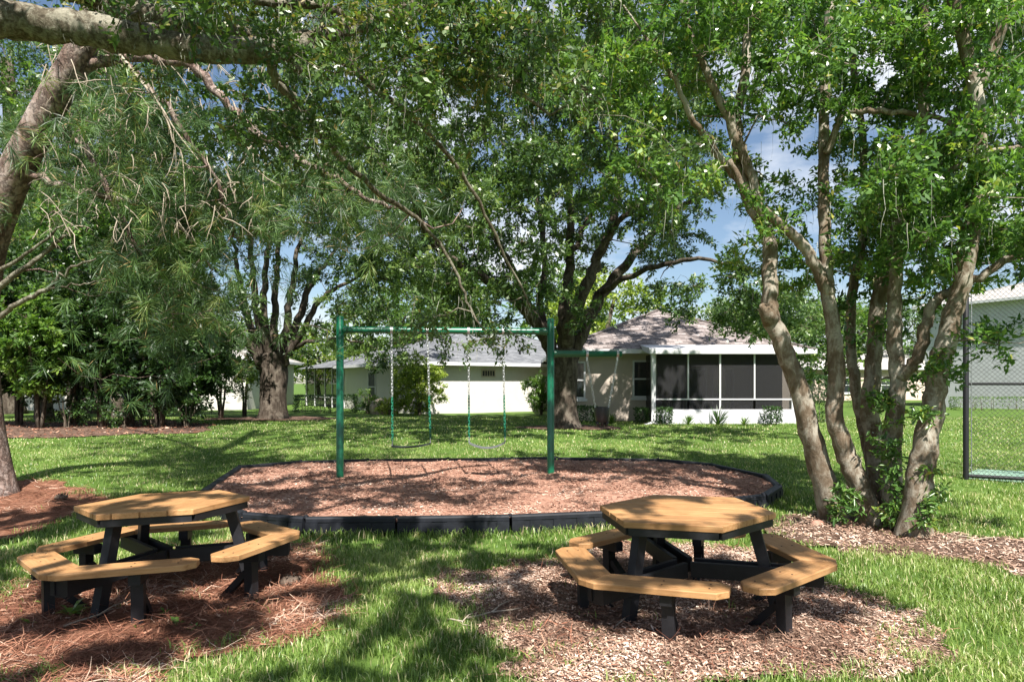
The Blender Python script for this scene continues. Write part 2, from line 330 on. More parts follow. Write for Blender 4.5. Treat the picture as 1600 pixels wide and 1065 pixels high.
def ring(cx, cy, rx, ry): return [(cx + rx * math.cos(a), cy + ry * math.sin(a)) for a in np.linspace(0, 2 * math.pi, 20)[:-1]]
OAKC = G(882, 668); OAKL = G(426, 654)
BEDS['oakc'] = ring(OAKC[0] + .2, OAKC[1], 1.6, 1.0); BEDS['oakl'] = ring(OAKL[0], OAKL[1], 2.4, 1.6)
def border_z(y): return 0.23 + (np.asarray(y, float) - 8.0) * 0.022
def GB(px, py):
    d = 10.0
    for _ in range(60): d = 0.5 * d + 0.5 * (CAMH - float(border_z(d))) * FOC / (py - HOR)
    return ((px - 800) / FOC * d, d)
PLAY_PX = [(306, 772), (374, 727), (470, 719), (575, 716.5), (700, 715), (800, 714), (870, 713.5), (1028, 716), (1112, 724), (1196, 741), (1217, 757),
           (1193, 771), (1098, 780), (945, 797), (797, 804), (620, 806), (478, 806), (382, 799)]
PLAY = [GB(*q) for q in PLAY_PX]
def in_bed(x, y):
    wx, wy = wob(x, y); r = np.zeros(np.shape(x), bool)
    for k, poly in BEDS.items(): r |= pip(wx, wy, poly)
    return r
def grid(x0, x1, y0, y1, nx, ny):
    X, Y = np.meshgrid(np.linspace(x0, x1, nx), np.linspace(y0, y1, ny)); idx = np.arange(nx * ny).reshape(ny, nx)
    F = np.stack([idx[:-1, :-1], idx[:-1, 1:], idx[1:, 1:], idx[1:, :-1]], -1).reshape(-1, 4); return X.ravel(), Y.ravel(), F
def gax(lim, fine, n1, n2):
    a = np.linspace(-fine, fine, n1); b = fine + (lim - fine) * (np.linspace(0, 1, n2)[1:] ** 2.5); return np.concatenate([-b[::-1], a, b])
gx = gax(1200, 30, 121, 14); gy = gax(1200, 45, 181, 14)
X, Y = np.meshgrid(gx, gy); idx = np.arange(X.size).reshape(X.shape)
F = np.stack([idx[:-1, :-1], idx[:-1, 1:], idx[1:, 1:], idx[1:, :-1]], -1).reshape(-1, 4)
o = obj_np('lawn', np.stack([X.ravel(), Y.ravel(), ground_z(X.ravel(), Y.ravel())], -1), F, M['lawn'], smooth=True); tag(o, kind='structure')
def hump(x, y, a=0.012):
    return a * (np.sin(9 * x + 3 * y) + np.sin(13 * y - 5 * x) + 0.7 * np.sin(23 * x - 17 * y)) / 2.0
def bed(name, poly, mat, step, lift=0.02):
    xs = [q[0] for q in poly]; ys = [q[1] for q in poly]
    nx = int((max(xs) - min(xs) + .8) / step) + 2; ny = int((max(ys) - min(ys) + .8) / step) + 2
    x, y, F = grid(min(xs) - .4, max(xs) + .4, min(ys) - .4, max(ys) + .4, nx, ny)
    cx = x[F].mean(1); cy = y[F].mean(1); wx, wy = wob(cx, cy); F = F[pip(wx, wy, poly)]
    u, inv = np.unique(F, return_inverse=True); F = inv.reshape(-1, 4)
    z = ground_z(x, y) + lift + np.maximum(hump(x, y), -0.012)
    o = obj_np(name, np.stack([x, y, z], -1)[u], F, mat, smooth=True); return tag(o, kind='structure')
bed('mulch_bed_left', BEDS['left'], M['straw_bed'], 0.06)
bed('mulch_bed_right', BEDS['right'], M['chip_bed'], 0.06)
bed('mulch_bed_tree', BEDS['tree'], M['dark_bed'], 0.06)
bed('mulch_bed_pine', BEDS['pine'], M['straw_bed'], 0.08)
bed('mulch_bed_shrubs', BEDS['shrub'], M['dark_bed'], 0.15)
bed('mulch_bed_oak_centre', BEDS['oakc'], M['dark_bed'], 0.12)
bed('mulch_bed_oak_left', BEDS['oakl'], M['dark_bed'], 0.15)
SW_A = Vector((-2.75, 11.0, 0)); SW_B = Vector((0.64, 11.38, 0))
def play_z(x, y):
    z = border_z(y) - 0.05 + hump(x * .5, y * .5, 0.02)
    for fx in (-1.62, -0.42):       # worn hollows under the two belt swings
        z = z - 0.10 * np.exp(-(((x - fx) / 0.55) ** 2 + ((y - 11.1) / 0.75) ** 2))
    return z
xs = [q[0] for q in PLAY]; ys = [q[1] for q in PLAY]
x, y, F = grid(min(xs), max(xs), min(ys), max(ys), 120, 75)
F = F[pip(x[F].mean(1), y[F].mean(1), PLAY)]; u, inv = np.unique(F, return_inverse=True)
o = obj_np('playground_surface', np.stack([x, y, play_z(x, y)], -1)[u], inv.reshape(-1, 4), M['play_chips'], smooth=True); tag(o, kind='structure')

def flat_litter(name, xy, z, L, Wd, mat, rise=0.25, seed=1):
    r = np.random.default_rng(seed); n = len(xy); a = r.uniform(0, 2 * np.pi, n)
    D = np.stack([np.cos(a), np.sin(a), r.normal(0, rise, n)], -1); D /= np.linalg.norm(D, axis=1)[:, None]
    Sx = np.stack([-np.sin(a), np.cos(a), r.normal(0, .4, n)], -1)
    P0 = np.stack([xy[:, 0], xy[:, 1], z + r.uniform(0.004, 0.022, n)], -1); L = L * r.uniform(.5, 1.4, n); Wd = Wd * r.uniform(.6, 1.4, n)
    c = r.normal(0, 0.12, n)
    mid = P0 + D * (L * .5)[:, None] + Sx * (L * c)[:, None]
    V = np.stack([P0, P0 + Sx * Wd[:, None], mid + Sx * Wd[:, None], mid, P0 + D * L[:, None] + Sx * (Wd * .7)[:, None], P0 + D * L[:, None]], 1).reshape(-1, 3)
    if np.mean(L) > .1:
        i = np.arange(n)[:, None] * 6; F = np.concatenate([i + np.array([[0, 1, 2, 3]]), i + np.array([[3, 2, 4, 5]])]); k = 6
    else:
        V = V.reshape(-1, 6, 3)[:, [0, 1, 4, 5]].reshape(-1, 3); F = np.arange(n)[:, None] * 4 + np.array([[0, 1, 2, 3]]); k = 4
    pt = .26 * np.sin(2.3 * xy[:, 0] + 1.1 * xy[:, 1] + seed) * np.sin(2.9 * xy[:, 1] - 1.4 * xy[:, 0]) + .12 * np.sin(7 * xy[:, 0] - 5 * xy[:, 1])
    o = obj_np(name, V, F, mat, tint=np.repeat(np.clip(r.beta(1.5, 2.1, n) + pt, 0, 1), k)); return tag(o, kind='stuff')
def scatter(poly, n, seed, near=None):
    r = np.random.default_rng(seed); xs = [q[0] for q in poly]; ys = [q[1] for q in poly]
    x = r.uniform(min(xs) - .3, max(xs) + .3, n); y = r.uniform(min(ys) - .3, max(ys) + .3, n)
    dens = .62 + .38 * np.sin(3.3 * x + 1.7 * y) * np.sin(2.1 * y - 2.6 * x + seed)
    k = pip(*wob(x, y, 0.15), poly) & (np.abs(x) < 0.80 * y + .3) & (r.random(n) < dens + .12); return np.stack([x[k], y[k]], -1)
def lit(name, poly, n, L, W, mat, seed, lift=0.02, zf=None):
    xy = scatter(poly, n, seed)
    if zf is not None:
        cx0, cy0 = np.mean([q[0] for q in poly]), np.mean([q[1] for q in poly]); xy = xy[pip(xy[:, 0], xy[:, 1], [((a - cx0) * .975 + cx0, (b - cy0) * .95 + cy0) for a, b in poly])]
    z = (ground_z(xy[:, 0], xy[:, 1]) + lift + np.maximum(hump(xy[:, 0], xy[:, 1]), -.012)) if zf is None else zf(xy[:, 0], xy[:, 1])
    o = flat_litter(name, xy, z, L, W, mat, seed=seed)
    tag(o, {'needle': 'fallen brown pine needles', 'wood': 'loose wood chips'}[name.split('_')[0] if name.split('_')[0] == 'needle' else 'wood'] + ' scattered over the mulch', 'litter'); return o
lit('needle_litter', BEDS['left'], 42000, 0.17, 0.0035, M['needle_litter'], 21)
lit('needle_litter', BEDS['left'], 9000, 0.045, 0.012, M['needle_litter'], 22)
lit('needle_litter', BEDS['pine'], 12000, 0.18, 0.005, M['needle_litter'], 23)
lit('wood_chip_litter', BEDS['right'], 105000, 0.028, 0.008, M['chip_litter'], 24)
lit('needle_litter', BEDS['right'], 6000, 0.16, 0.004, M['needle_litter'], 25)
lit('wood_chip_litter', BEDS['tree'], 26000, 0.042, 0.010, M['chip_litter'], 26)
lit('wood_chip_litter', BEDS['shrub'], 9000, 0.08, 0.03, M['needle_litter'], 28)
lit('wood_chip_litter', PLAY, 60000, 0.038, 0.012, M['red_chips'], 27, zf=play_z)

# grass blades
def blades(name, x, y, hgt, wid, seed, seg2=True, lean=0.5):
    r = np.random.default_rng(seed); n = len(x); a = r.uniform(0, 2 * np.pi, n); b = a + r.normal(0, .6, n) + np.pi / 2
    ln = np.abs(r.normal(0, lean, n)) + .15; h = hgt * r.uniform(.45, 1.25, n); w_ = wid * r.uniform(.7, 1.3, n)
    B = np.stack([x, y, ground_z(x, y)], -1); Sx = np.stack([np.cos(a), np.sin(a), 0 * a], -1); Dn = np.stack([np.cos(b), np.sin(b), 0 * b], -1); U = np.array([0, 0, 1.])
    patch = 0.5 + 0.22 * np.sin(1.7 * x + 0.6 * y) * np.sin(1.1 * y - .8 * x) + 0.12 * np.sin(5 * x + 3 * y)
    tn = np.clip(r.normal(0, .2, n) + patch - .06, 0, .93); tn = np.where(r.random(n) < .10 + .12 * (np.sin(2.2 * x - .9 * y) * np.sin(1.6 * y + .7 * x) > .55), 1.0, tn)
    hw = (Sx * w_[:, None]) / 2; md = B + U * (h * .6)[:, None] + Dn * (h * ln * .3)[:, None]; tp = B + U * (h * (1 - .25 * ln))[:, None] + Dn * (h * ln)[:, None]
    if seg2:
        V = np.stack([B - hw, B + hw, md + hw * .8, md - hw * .8, tp], 1).reshape(-1, 3); i = np.arange(n)[:, None] * 5
        F = [i + np.array([[0, 1, 2, 3]]), i + np.array([[3, 2, 4]])]; k = 5
    else:
        V = np.stack([B - hw, B + hw, tp], 1).reshape(-1, 3); i = np.arange(n)[:, None] * 3; F = [i + np.array([[0, 1, 2]])]; k = 3
    return V, F, np.repeat(tn, k)
HOUSE_ZONES = []
def grass_pts(n, y0, y1, seed, dens=None, xl=None, half=0.8):
    r = np.random.default_rng(seed); y = r.uniform(y0, y1, n); x = r.uniform(-1, 1, n) * (half * y + .4)
    keep = r.random(n) < (y / y1 if True else 1)
    thin = np.sin(2.9 * x + 1.3 * y + 2) * np.sin(2.3 * y - 1.9 * x) > .62
    k = keep & ~(thin & (r.random(n) < .6)) & ~in_bed(x, y) & ~pip(x, y, [(a * 1.0, b) for a, b in PLAY]); return x[k], y[k]
parts = []
for (n, y0, y1, h, wd, sd, s2) in ((150000, 3.6, 7.0, .075, .0065, 31, True), (90000, 6.8, 10.5, .065, .008, 32, True), (120000, 10.2, 16, .055, .013, 33, False), (110000, 15.5, 27, .055, .024, 34, False)):
    x, y = grass_pts(n, y0, y1, sd); parts.append((blades('g', x, y, h, wd, sd, s2), s2))
# tufts spilling over the bed edges, stray grass in the beds
r = np.random.default_rng(35); cxs = []; cys = []
for key, cnt in (('left', 150), ('right', 110), ('tree', 60), ('pine', 50)):
    poly = BEDS[key]; xs = [q[0] for q in poly]; ys = [q[1] for q in poly]
    x = r.uniform(min(xs) - .2, max(xs) + .2, cnt * 14); y = r.uniform(min(ys) - .2, max(ys) + .2, cnt * 14)
    ed = pip(*wob(x, y), poly) & ~pip(*wob(x, y), [((a - np.mean(xs)) * .84 + np.mean(xs), (b - np.mean(ys)) * .84 + np.mean(ys)) for a, b in poly])
    x, y = x[ed][:cnt], y[ed][:cnt]; q = r.integers(10, 34, len(x)); cxs.append(np.repeat(x, q)); cys.append(np.repeat(y, q))
    x, y = scatter(poly, 60, 36 + cnt).T; q = r.integers(3, 8, len(x)); cxs.append(np.repeat(x, q)); cys.append(np.repeat(y, q))
x = np.concatenate(cxs); y = np.concatenate(cys); x = x + r.normal(0, .05, len(x)); y = y + r.normal(0, .04, len(y))
parts.append((blades('g', x, y, .085, .007, 37, True, .7), True))
# taller fringe along the playground border
fx, fy = [], []
for i in range(len(PLAY)):
    a, b = Vector(PLAY[i]), Vector(PLAY[(i + 1) % len(PLAY)])
    n_ = int((b - a).length * (260 if min(a.y, b.y) < 9.5 else 120)); tt = r.random(n_); nn = Vector((b.y - a.y, a.x - b.x)).normalized()
    off = np.abs(r.normal(0, .09, n_)) + .05; fx.append(a.x + (b.x - a.x) * tt - nn.x * off); fy.append(a.y + (b.y - a.y) * tt - nn.y * off)
x = np.concatenate(fx); y = np.concatenate(fy); k = ~pip(x, y, PLAY); parts.append((blades('g', x[k], y[k], .11, .010, 38, True), True))
Vs, F4, F3, Ts, base = [], [], [], [], 0
for (V, F, tn), s2 in parts:
    Vs.append(V); Ts.append(tn)
    if s2: F4.append(F[0] + base); F3.append(F[1] + base)
    else: F3.append(F[0] + base)
    base += len(V)
o = obj_np('grass', np.concatenate(Vs), [np.concatenate(F4), np.concatenate(F3)], M['grass'], tint=np.concatenate(Ts))
tag(o, 'green lawn grass blades around the mulch beds and playground', 'grass', kind='stuff')

# ------------------------------------------------------------------ playground border
pb = empty('playground_border', (0, 10.5, gz(0, 10.5)), 'black plastic kerb ringing the red wood-chip play area', 'border')
area = sum(PLAY[i][0] * PLAY[(i + 1) % len(PLAY)][1] - PLAY[(i + 1) % len(PLAY)][0] * PLAY[i][1] for i in range(len(PLAY)))
for i in range(len(PLAY)):
    a = Vector(PLAY[i]); b = Vector(PLAY[(i + 1) % len(PLAY)]); L = (b - a).length; k = max(1, round(L / 1.35)); d = (b - a) / L
    out = Vector((d.y, -d.x)) * (1 if area > 0 else -1)
    for j in range(k):
        p0 = a + d * (L * j / k + 0.012); p1 = a + d * (L * (j + 1) / k - 0.012); l = (p1 - p0).length
        z0 = min(gz(*p0), gz(*p1)) - 0.06; zt0 = float(border_z(p0.y)); zt1 = float(border_z(p1.y)); zt0 += random.uniform(-.008, .008); zt1 += random.uniform(-.008, .008)
        mb = MB()
        def q(s, o_, z):
            zz = z0 + (zt0 + (zt1 - zt0) * s / l - z0) * z; pp = p0 + d * s + out * o_; return (pp.x, pp.y, zz)
        prof = [(-0.05, 0), (-0.05, 0.93), (-0.035, 1.0), (0.035, 1.0), (0.052, 0.94), (0.052, 0.80), (0.045, 0.76), (0.045, 0)]
        m_ = len(prof); vs = [q(0, *c) for c in prof] + [q(l, *c) for c in prof]
        mb.add(vs, [tuple(range(m_)), tuple(range(2 * m_ - 1, m_ - 1, -1))] + [(t_, m_ + t_, m_ + (t_ + 1) % m_, (t_ + 1) % m_) for t_ in range(m_)])
        # raised ribs between recessed slots
        ns = max(2, int(l / 0.27)); wsl = l / ns
        for s_ in range(ns + 1):
            c_ = min(max(s_ * wsl, 0.07), l - 0.07)
            vs = [q(c_ + ds, oo, zz) for oo in (0.043, 0.062) for ds, zz in ((-.07, 0), (.07, 0), (.07, .78), (-.07, .78))]
            mb.add(vs, [(0, 1, 2, 3), (7, 6, 5, 4), (0, 4, 5, 1), (1, 5, 6, 2), (2, 6, 7, 3), (3, 7, 4, 0)])
        vs = [q(ds, oo, zz) for oo in (0.043, 0.062) for ds, zz in ((0, 0), (l, 0), (l, .40), (0, .40))]
        mb.add(vs, [(0, 1, 2, 3), (7, 6, 5, 4), (0, 4, 5, 1), (1, 5, 6, 2), (2, 6, 7, 3), (3, 7, 4, 0)])
        seg = mb.build('border_segment', M['black_plastic'], pb, world=True)
        if j == 0:
            st = MB(); c = a; zt = float(border_z(c.y)); st.tube([(c.x, c.y, zt - .02), (c.x, c.y, zt + .012)], [.03, .026], 10); st.build('stake_cap', M['black_plastic'], seg, world=True, smooth=False)

# ------------------------------------------------------------------ picnic tables
def rot_tilt(t, a, b):
    q = Vector((0, 0, 1)).rotation_difference(Vector((-a, -b, 1)).normalized()); return q @ Quaternion((0, 0, 1), t)
def picnic_table(loc, theta, a, b, plank_edge, label):
    root = empty('picnic_table', (loc[0], loc[1], gz(*loc) + 0.0), label, 'picnic table', 'hexagonal picnic tables'); root.rotation_mode = 'QUATERNION'
    # local frame: x axis points to the first leg
    root.rotation_quaternion = rot_tilt(theta, a, b); OFF[root] = Vector((0, 0, 0))
    R_, ZT, TH = 0.675, 0.76, 0.042
    hexa = [(R_ * math.cos(k * math.pi / 3), R_ * math.sin(k * math.pi / 3)) for k in range(6)]
    ph = plank_edge * math.pi / 3 + math.pi / 6                     # normal to the planks
    nv = Vector((math.cos(ph), math.sin(ph))); dv = Vector((-nv.y, nv.x)); ap = R_ * math.cos(math.pi / 6); W = 2 * ap / 7
    top = bpy.data.objects.new('tabletop', None); COL.objects.link(top); top.parent = root; OFF[top] = Vector((0, 0, 0))
    for i in range(7):
        s0 = -ap + i * W + 0.0072; s1 = -ap + (i + 1) * W - 0.0072
        def half(s): return (R_ * math.cos(math.pi / 6) * 2 - abs(s)) / math.sqrt(3)
        pts = [(s0, -half(s0)), (s1, -half(s1)), (s1, half(s1)), (s0, half(s0))]
        if s0 < 0 < s1: pts = [(s0, -half(s0)), (0, -half(0)), (s1, -half(s1)), (s1, half(s1)), (0, half(0)), (s0, half(s0))]
        mb = MB(); mb.prism([(c[1], c[0] * -1) for c in pts], ZT - TH, ZT + random.uniform(-.0015, .0015), tint=random.random(), bevel=0.004)
        pl = mb.build('plank', M['plank'], top, tint=True); pl.rotation_euler.z = ph + math.pi / 2
    # apron
    for k in range(6):
        c0 = Vector(hexa[k]) * 0.945; c1 = Vector(hexa[(k + 1) % 6]) * 0.945; e = (c1 - c0).normalized() * 0.004
        mb = MB(); mb.beam((*(c0 + e), ZT - TH - 0.030), (*(c1 - e), ZT - TH - 0.030), 0.04, 0.056); mb.build('apron_board', M['black_frame'], root)
    ZB = 0.42
    for k in range(3):
        an = k * 2 * math.pi / 3; u = Vector((math.cos(an), math.sin(an), 0)); s = Vector((-u.y, u.x, 0))
        mb = MB(); mb.beam(u * 0.70 + Vector((0, 0, -.12)), u * 0.50 + Vector((0, 0, ZT - TH - .004)), 0.072, 0.085, up=u); mb.build('leg', M['black_frame'], root)
        for sg in (-1, 1):
            mb = MB(); mb.beam(u * (0.05 if sg < 0 else 0.07) + s * sg * 0.058 + Vector((0, 0, .305)), u * 0.99 + s * sg * 0.058 + Vector((0, 0, .305)), 0.038, 0.115); mb.build('beam', M['black_frame'], root)
        mb = MB(); mb.box(0, 0.12, -.05, .05, 0, .13, Matrix.Translation(u * 0.86 + Vector((0, 0, .235))) @ Matrix.Rotation(an, 4, 'Z')); mb.build('bench_block', M['black_frame'], root)
        bench = bpy.data.objects.new('bench', None); COL.objects.link(bench); bench.parent = root; OFF[bench] = Vector((0, 0, 0))
        Ro, Wb = 1.12, 0.255; Ri = Ro - Wb / math.cos(math.pi / 6)
        co = u * Ro; ci = u * Ri
        for sg in (-1, 1):
            a2 = an + sg * math.pi / 3; u2 = Vector((math.cos(a2), math.sin(a2), 0)); e = (u2 - u).normalized(); nrm = (u + u2).normalized()
            Lo = Ro * 0.86; cut = 0.075
            end = co + e * Lo
            g = s * sg * 0.0022
            pts = [ci + g, ci + g + (u2 - u).normalized() * (end - nrm * Wb - ci).dot(e) * 1.0 - e * cut, end - nrm * (Wb - cut * .9), end - nrm * cut * .9, end - e * cut, co + e * 0.085, co - u * 0.0425 + g]
            if sg < 0: pts = pts[::-1]
            xy = [(q.x, q.y) for q in pts]
            if sum(xy[i][0] * xy[(i + 1) % 7][1] - xy[(i + 1) % 7][0] * xy[i][1] for i in range(7)) < 0: xy = xy[::-1]
            phx = math.atan2(e.y, e.x); cs, sn = math.cos(-phx), math.sin(-phx); xy = [(c[0] * cs - c[1] * sn, c[0] * sn + c[1] * cs) for c in xy]
            mb = MB(); mb.prism(xy, ZB - 0.042, ZB, tint=random.random(), bevel=0.006); pl = mb.build('seat_board', M['plank'], bench, tint=True); pl.rotation_euler.z = phx
            mid = nrm * (Ro * math.cos(math.pi / 6) - Wb * 0.55)
            mb = MB(); mb.box(-.036, .036, -.042, .042, -.12, ZB - .128, Matrix.Translation(mid) @ Matrix.Rotation(math.atan2(nrm.y, nrm.x), 4, 'Z')); lg = mb.build('bench_leg', M['black_frame'], bench)
            mb = MB(); mb.box(-.13, .10, -.040, .040, ZB - .126, ZB - .0445, Matrix.Translation(mid) @ Matrix.Rotation(math.atan2(nrm.y, nrm.x), 4, 'Z')); mb.build('bench_cap', M['black_frame'], bench)
            mb = MB(); mb.beam(mid - nrm * 0.30 + Vector((0, 0, -.05)), mid - nrm * 0.04 + Vector((0, 0, .20)), 0.06, 0.05); mb.build('brace', M['black_frame'], bench)
            for bx in (0.30, 0.62):
                for bw in (0.35, 0.7):
                    pt = co + e * Lo * (bx + .25) - nrm * Wb * bw; mb = MB(); mb.tube([(pt.x, pt.y, ZB - .002), (pt.x, pt.y, ZB + .0025)], .0065, 8); mb.build('bolt', M['black_frame'], bench)
    return root
TR = (1.3708, 5.4004); TL = (-2.8944, 5.7553)
picnic_table(TR, 2.7563 + math.pi / 3, 0.0328, 0.011, 0, 'hexagonal picnic table in the wood-chip bed beside the multi-stemmed tree')
picnic_table(TL, 3.3949 + math.pi / 3, 0.0253, -0.0189, 1, 'hexagonal picnic table standing on red pine straw near the leaning pine')

# ------------------------------------------------------------------ swing set and swings
sw = empty('swing_set', (SW_A.x, SW_A.y, 0.25), 'green painted steel swing frame with two posts and side arm', 'swing set')
dirw = (SW_B - SW_A).normalized(); ZR = 2.60
def cyl(name, a, b, r, mat, parent, n=20, bev=0.02):
    a = Vector(a); b = Vector(b); d = (b - a).normalized(); mb = MB()
    mb.tube([a, a + d * .001, b - d * bev, b - d * bev * .4, b], [r, r, r, r * .88, r * .5], n); return mb.build(name, mat, parent, smooth=True, world=True, auto=50)
for pnt in (SW_A, SW_B): cyl('post', (pnt.x, pnt.y, -0.2), (pnt.x, pnt.y, 2.82), 0.059, M['green'], sw)
cyl('top_rail', (*(SW_A + dirw * .05).xy, ZR), (*(SW_B - dirw * .05).xy, ZR), 0.053, M['green'], sw, bev=.001)
ARM_Z = 2.235; arm_end = SW_B + dirw * 1.21
cyl('side_arm', (*(SW_B + dirw * .05).xy, ARM_Z), (*arm_end.xy, ARM_Z), 0.053, M['green'], sw)
for pnt, sg, z in ((SW_A, 1, ZR), (SW_B, -1, ZR), (SW_B, 1, ARM_Z)):
    q = pnt + dirw * sg * .058; mb = MB(); mb.tube([(*(q).xy, z), (*(q + dirw * sg * .06).xy, z)], .062, 20); mb.build('collar', M['green'], sw, smooth=True, world=True, auto=50)
def on_rail(px, z):   # point of the swing plane seen at photo column px
    k = (px - 800) / FOC; tt = (k * SW_A.y - SW_A.x) / (dirw.x - k * dirw.y); q = SW_A + dirw * tt; return Vector((q.x, q.y, z))
def hanger(pt):
    mb = MB(); d = dirw; mb.tube([pt - d * .02, pt + d * .02], .058, 18); mb.box(-.012, .012, -.02, .02, -.115, -.05, Matrix.Translation(pt))
    return mb.build('hanger', M['steel'], sw, world=True)
def chain(name, a, b, mat, parent, r=0.0055, link=0.05):
    a = Vector(a); b = Vector(b); L = (b - a).length; n = max(2, int(L / link)); d = (b - a).normalized(); u = d.orthogonal().normalized(); v = d.cross(u); mb = MB()
    for i in range(n):
        c = a + d * (L * (i + .5) / n); s_ = u if i % 2 else v; hl = link * .66; hw = .0135
        ring_ = [(hl, 0), (hl * .7, hw), (-hl * .7, hw), (-hl, 0), (-hl * .7, -hw), (hl * .7, -hw)]
        pts = [c + d * p_ + s_ * q_ for p_, q_ in ring_]; pts.append(pts[0]); pts.append(pts[1]); mb.tube(pts, r, 4, cap=False)
    return mb.build(name, mat, parent, world=True)
def belt_swing(pxl, pxr, sxl, sxr, zl, zr, sag, label, mat, twist=0.0):
    tl = on_rail(pxl, ZR - .10); tr = on_rail(pxr, ZR - .10); hanger(on_rail(pxl, ZR)); hanger(on_rail(pxr, ZR))
    bl = on_rail(sxl, zl) + Vector((0, -twist, 0)); br = on_rail(sxr, zr) + Vector((0, twist, 0)); mid = (bl + br) / 2
    root = empty('belt_swing', (mid.x, mid.y, mid.z - .05), label, 'swing', 'swings hanging from the green frame')
    for t_, b_ in ((tl, bl), (tr, br)):
        k = t_.lerp(b_, 0.56); chain('chain', t_, k, M['steel'], root); cc = chain('coated_chain', k, b_ + Vector((0, 0, .06)), M['green_coat'], root, r=.008)
        mb = MB(); mb.tube([b_ + Vector((0, 0, .07)), b_ + Vector((0, 0, .02)), b_], .009, 8); mb.tube([b_ + Vector((0, -.07, -.02)), b_ + Vector((0, -.03, 0)), b_ + Vector((0, .03, 0)), b_ + Vector((0, .07, -.02))], .008, 8); mb.build('seat_hook', M['steel'], root, world=True)
    mb = MB(); n = 13; vs = []
    for i in range(n):
        t_ = i / (n - 1); c = bl.lerp(br, t_); z = c.z - .015 - sag * (1 - (2 * t_ - 1) ** 2)
        vs += [(c.x, c.y - .075, z), (c.x, c.y + .075, z), (c.x, c.y + .075, z - .022), (c.x, c.y - .075, z - .022)]
    fs = [(i * 4 + k, (i + 1) * 4 + k, (i + 1) * 4 + (k + 1) % 4, i * 4 + (k + 1) % 4) for i in range(n - 1) for k in range(4)] + [(3, 2, 1, 0), tuple((n - 1) * 4 + k for k in range(4))]
    mb.add(vs, fs); mb.build('belt_seat', mat, root, world=True, smooth=True, auto=40); return root
belt_swing(612, 668, 614, 672, 0.76, 0.79, .03, 'sagging belt swing nearer the left post, its seat turned edge-on', M['belt_dark'], 0.05)
belt_swing(732, 786, 733, 789, 0.80, 0.80, .085, 'pale grey belt swing hanging under the middle of the top rail', M['belt'])
ta, tb = on_rail(917, ARM_Z - .10), on_rail(964.5, ARM_Z - .10); hanger(on_rail(917, ARM_Z)); hanger(on_rail(964.5, ARM_Z))
ba, bb = on_rail(930, 1.36), on_rail(951, 1.36); mid = (ba + bb) / 2
root = empty('bucket_swing', (mid.x, mid.y, 1.05), 'black toddler bucket swing on converging chains under the side arm', 'swing', 'swings hanging from the green frame')
for t_, b_ in ((ta, ba), (tb, bb)): chain('chain', t_, b_, M['steel'], root)
mb = MB(); n = 16; prof = [(0.150, 1.345), (0.155, 1.30), (0.145, 1.20), (0.125, 1.12), (0.10, 1.09)]
vs = []
for rr_, z in prof + [(q[0] - .014, q[1] + .004) for q in prof[::-1]]:
    for k in range(n):
        a_ = 2 * math.pi * k / n; vs.append((mid.x + rr_ * .85 * math.cos(a_), mid.y + rr_ * math.sin(a_), z))
m_ = 2 * len(prof); fs = [(i * n + k, i * n + (k + 1) % n, (i + 1) * n + (k + 1) % n, (i + 1) * n + k) for i in range(m_ - 1) for k in range(n)]
mb.add(vs, fs); mb.build('bucket', M['bucket'], root, smooth=True, world=True)
for sg in (-1, 1):     # the seat straps between the leg holes
    mb = MB(); mb.tube([(mid.x + sg * .085, mid.y - .06, 1.10), (mid.x + sg * .06, mid.y - .03, 1.045), (mid.x + sg * .06, mid.y + .03, 1.045), (mid.x + sg * .085, mid.y + .06, 1.10)], .024, 8); mb.build('seat_strap', M['bucket'], root, smooth=True, world=True)
mb = MB(); mb.tube([(mid.x, mid.y - .10, 1.11), (mid.x, mid.y - .03, 1.06), (mid.x, mid.y + .03, 1.06), (mid.x, mid.y + .1, 1.11)], .03, 8); mb.build('seat_strap', M['bucket'], root, smooth=True, world=True)
mb = MB(); mb.tube([ba, ba - Vector((0, 0, .05))], .012, 6); mb.tube([bb, bb - Vector((0, 0, .05))], .012, 6); mb.build('seat_hook', M['steel'], root, world=True)

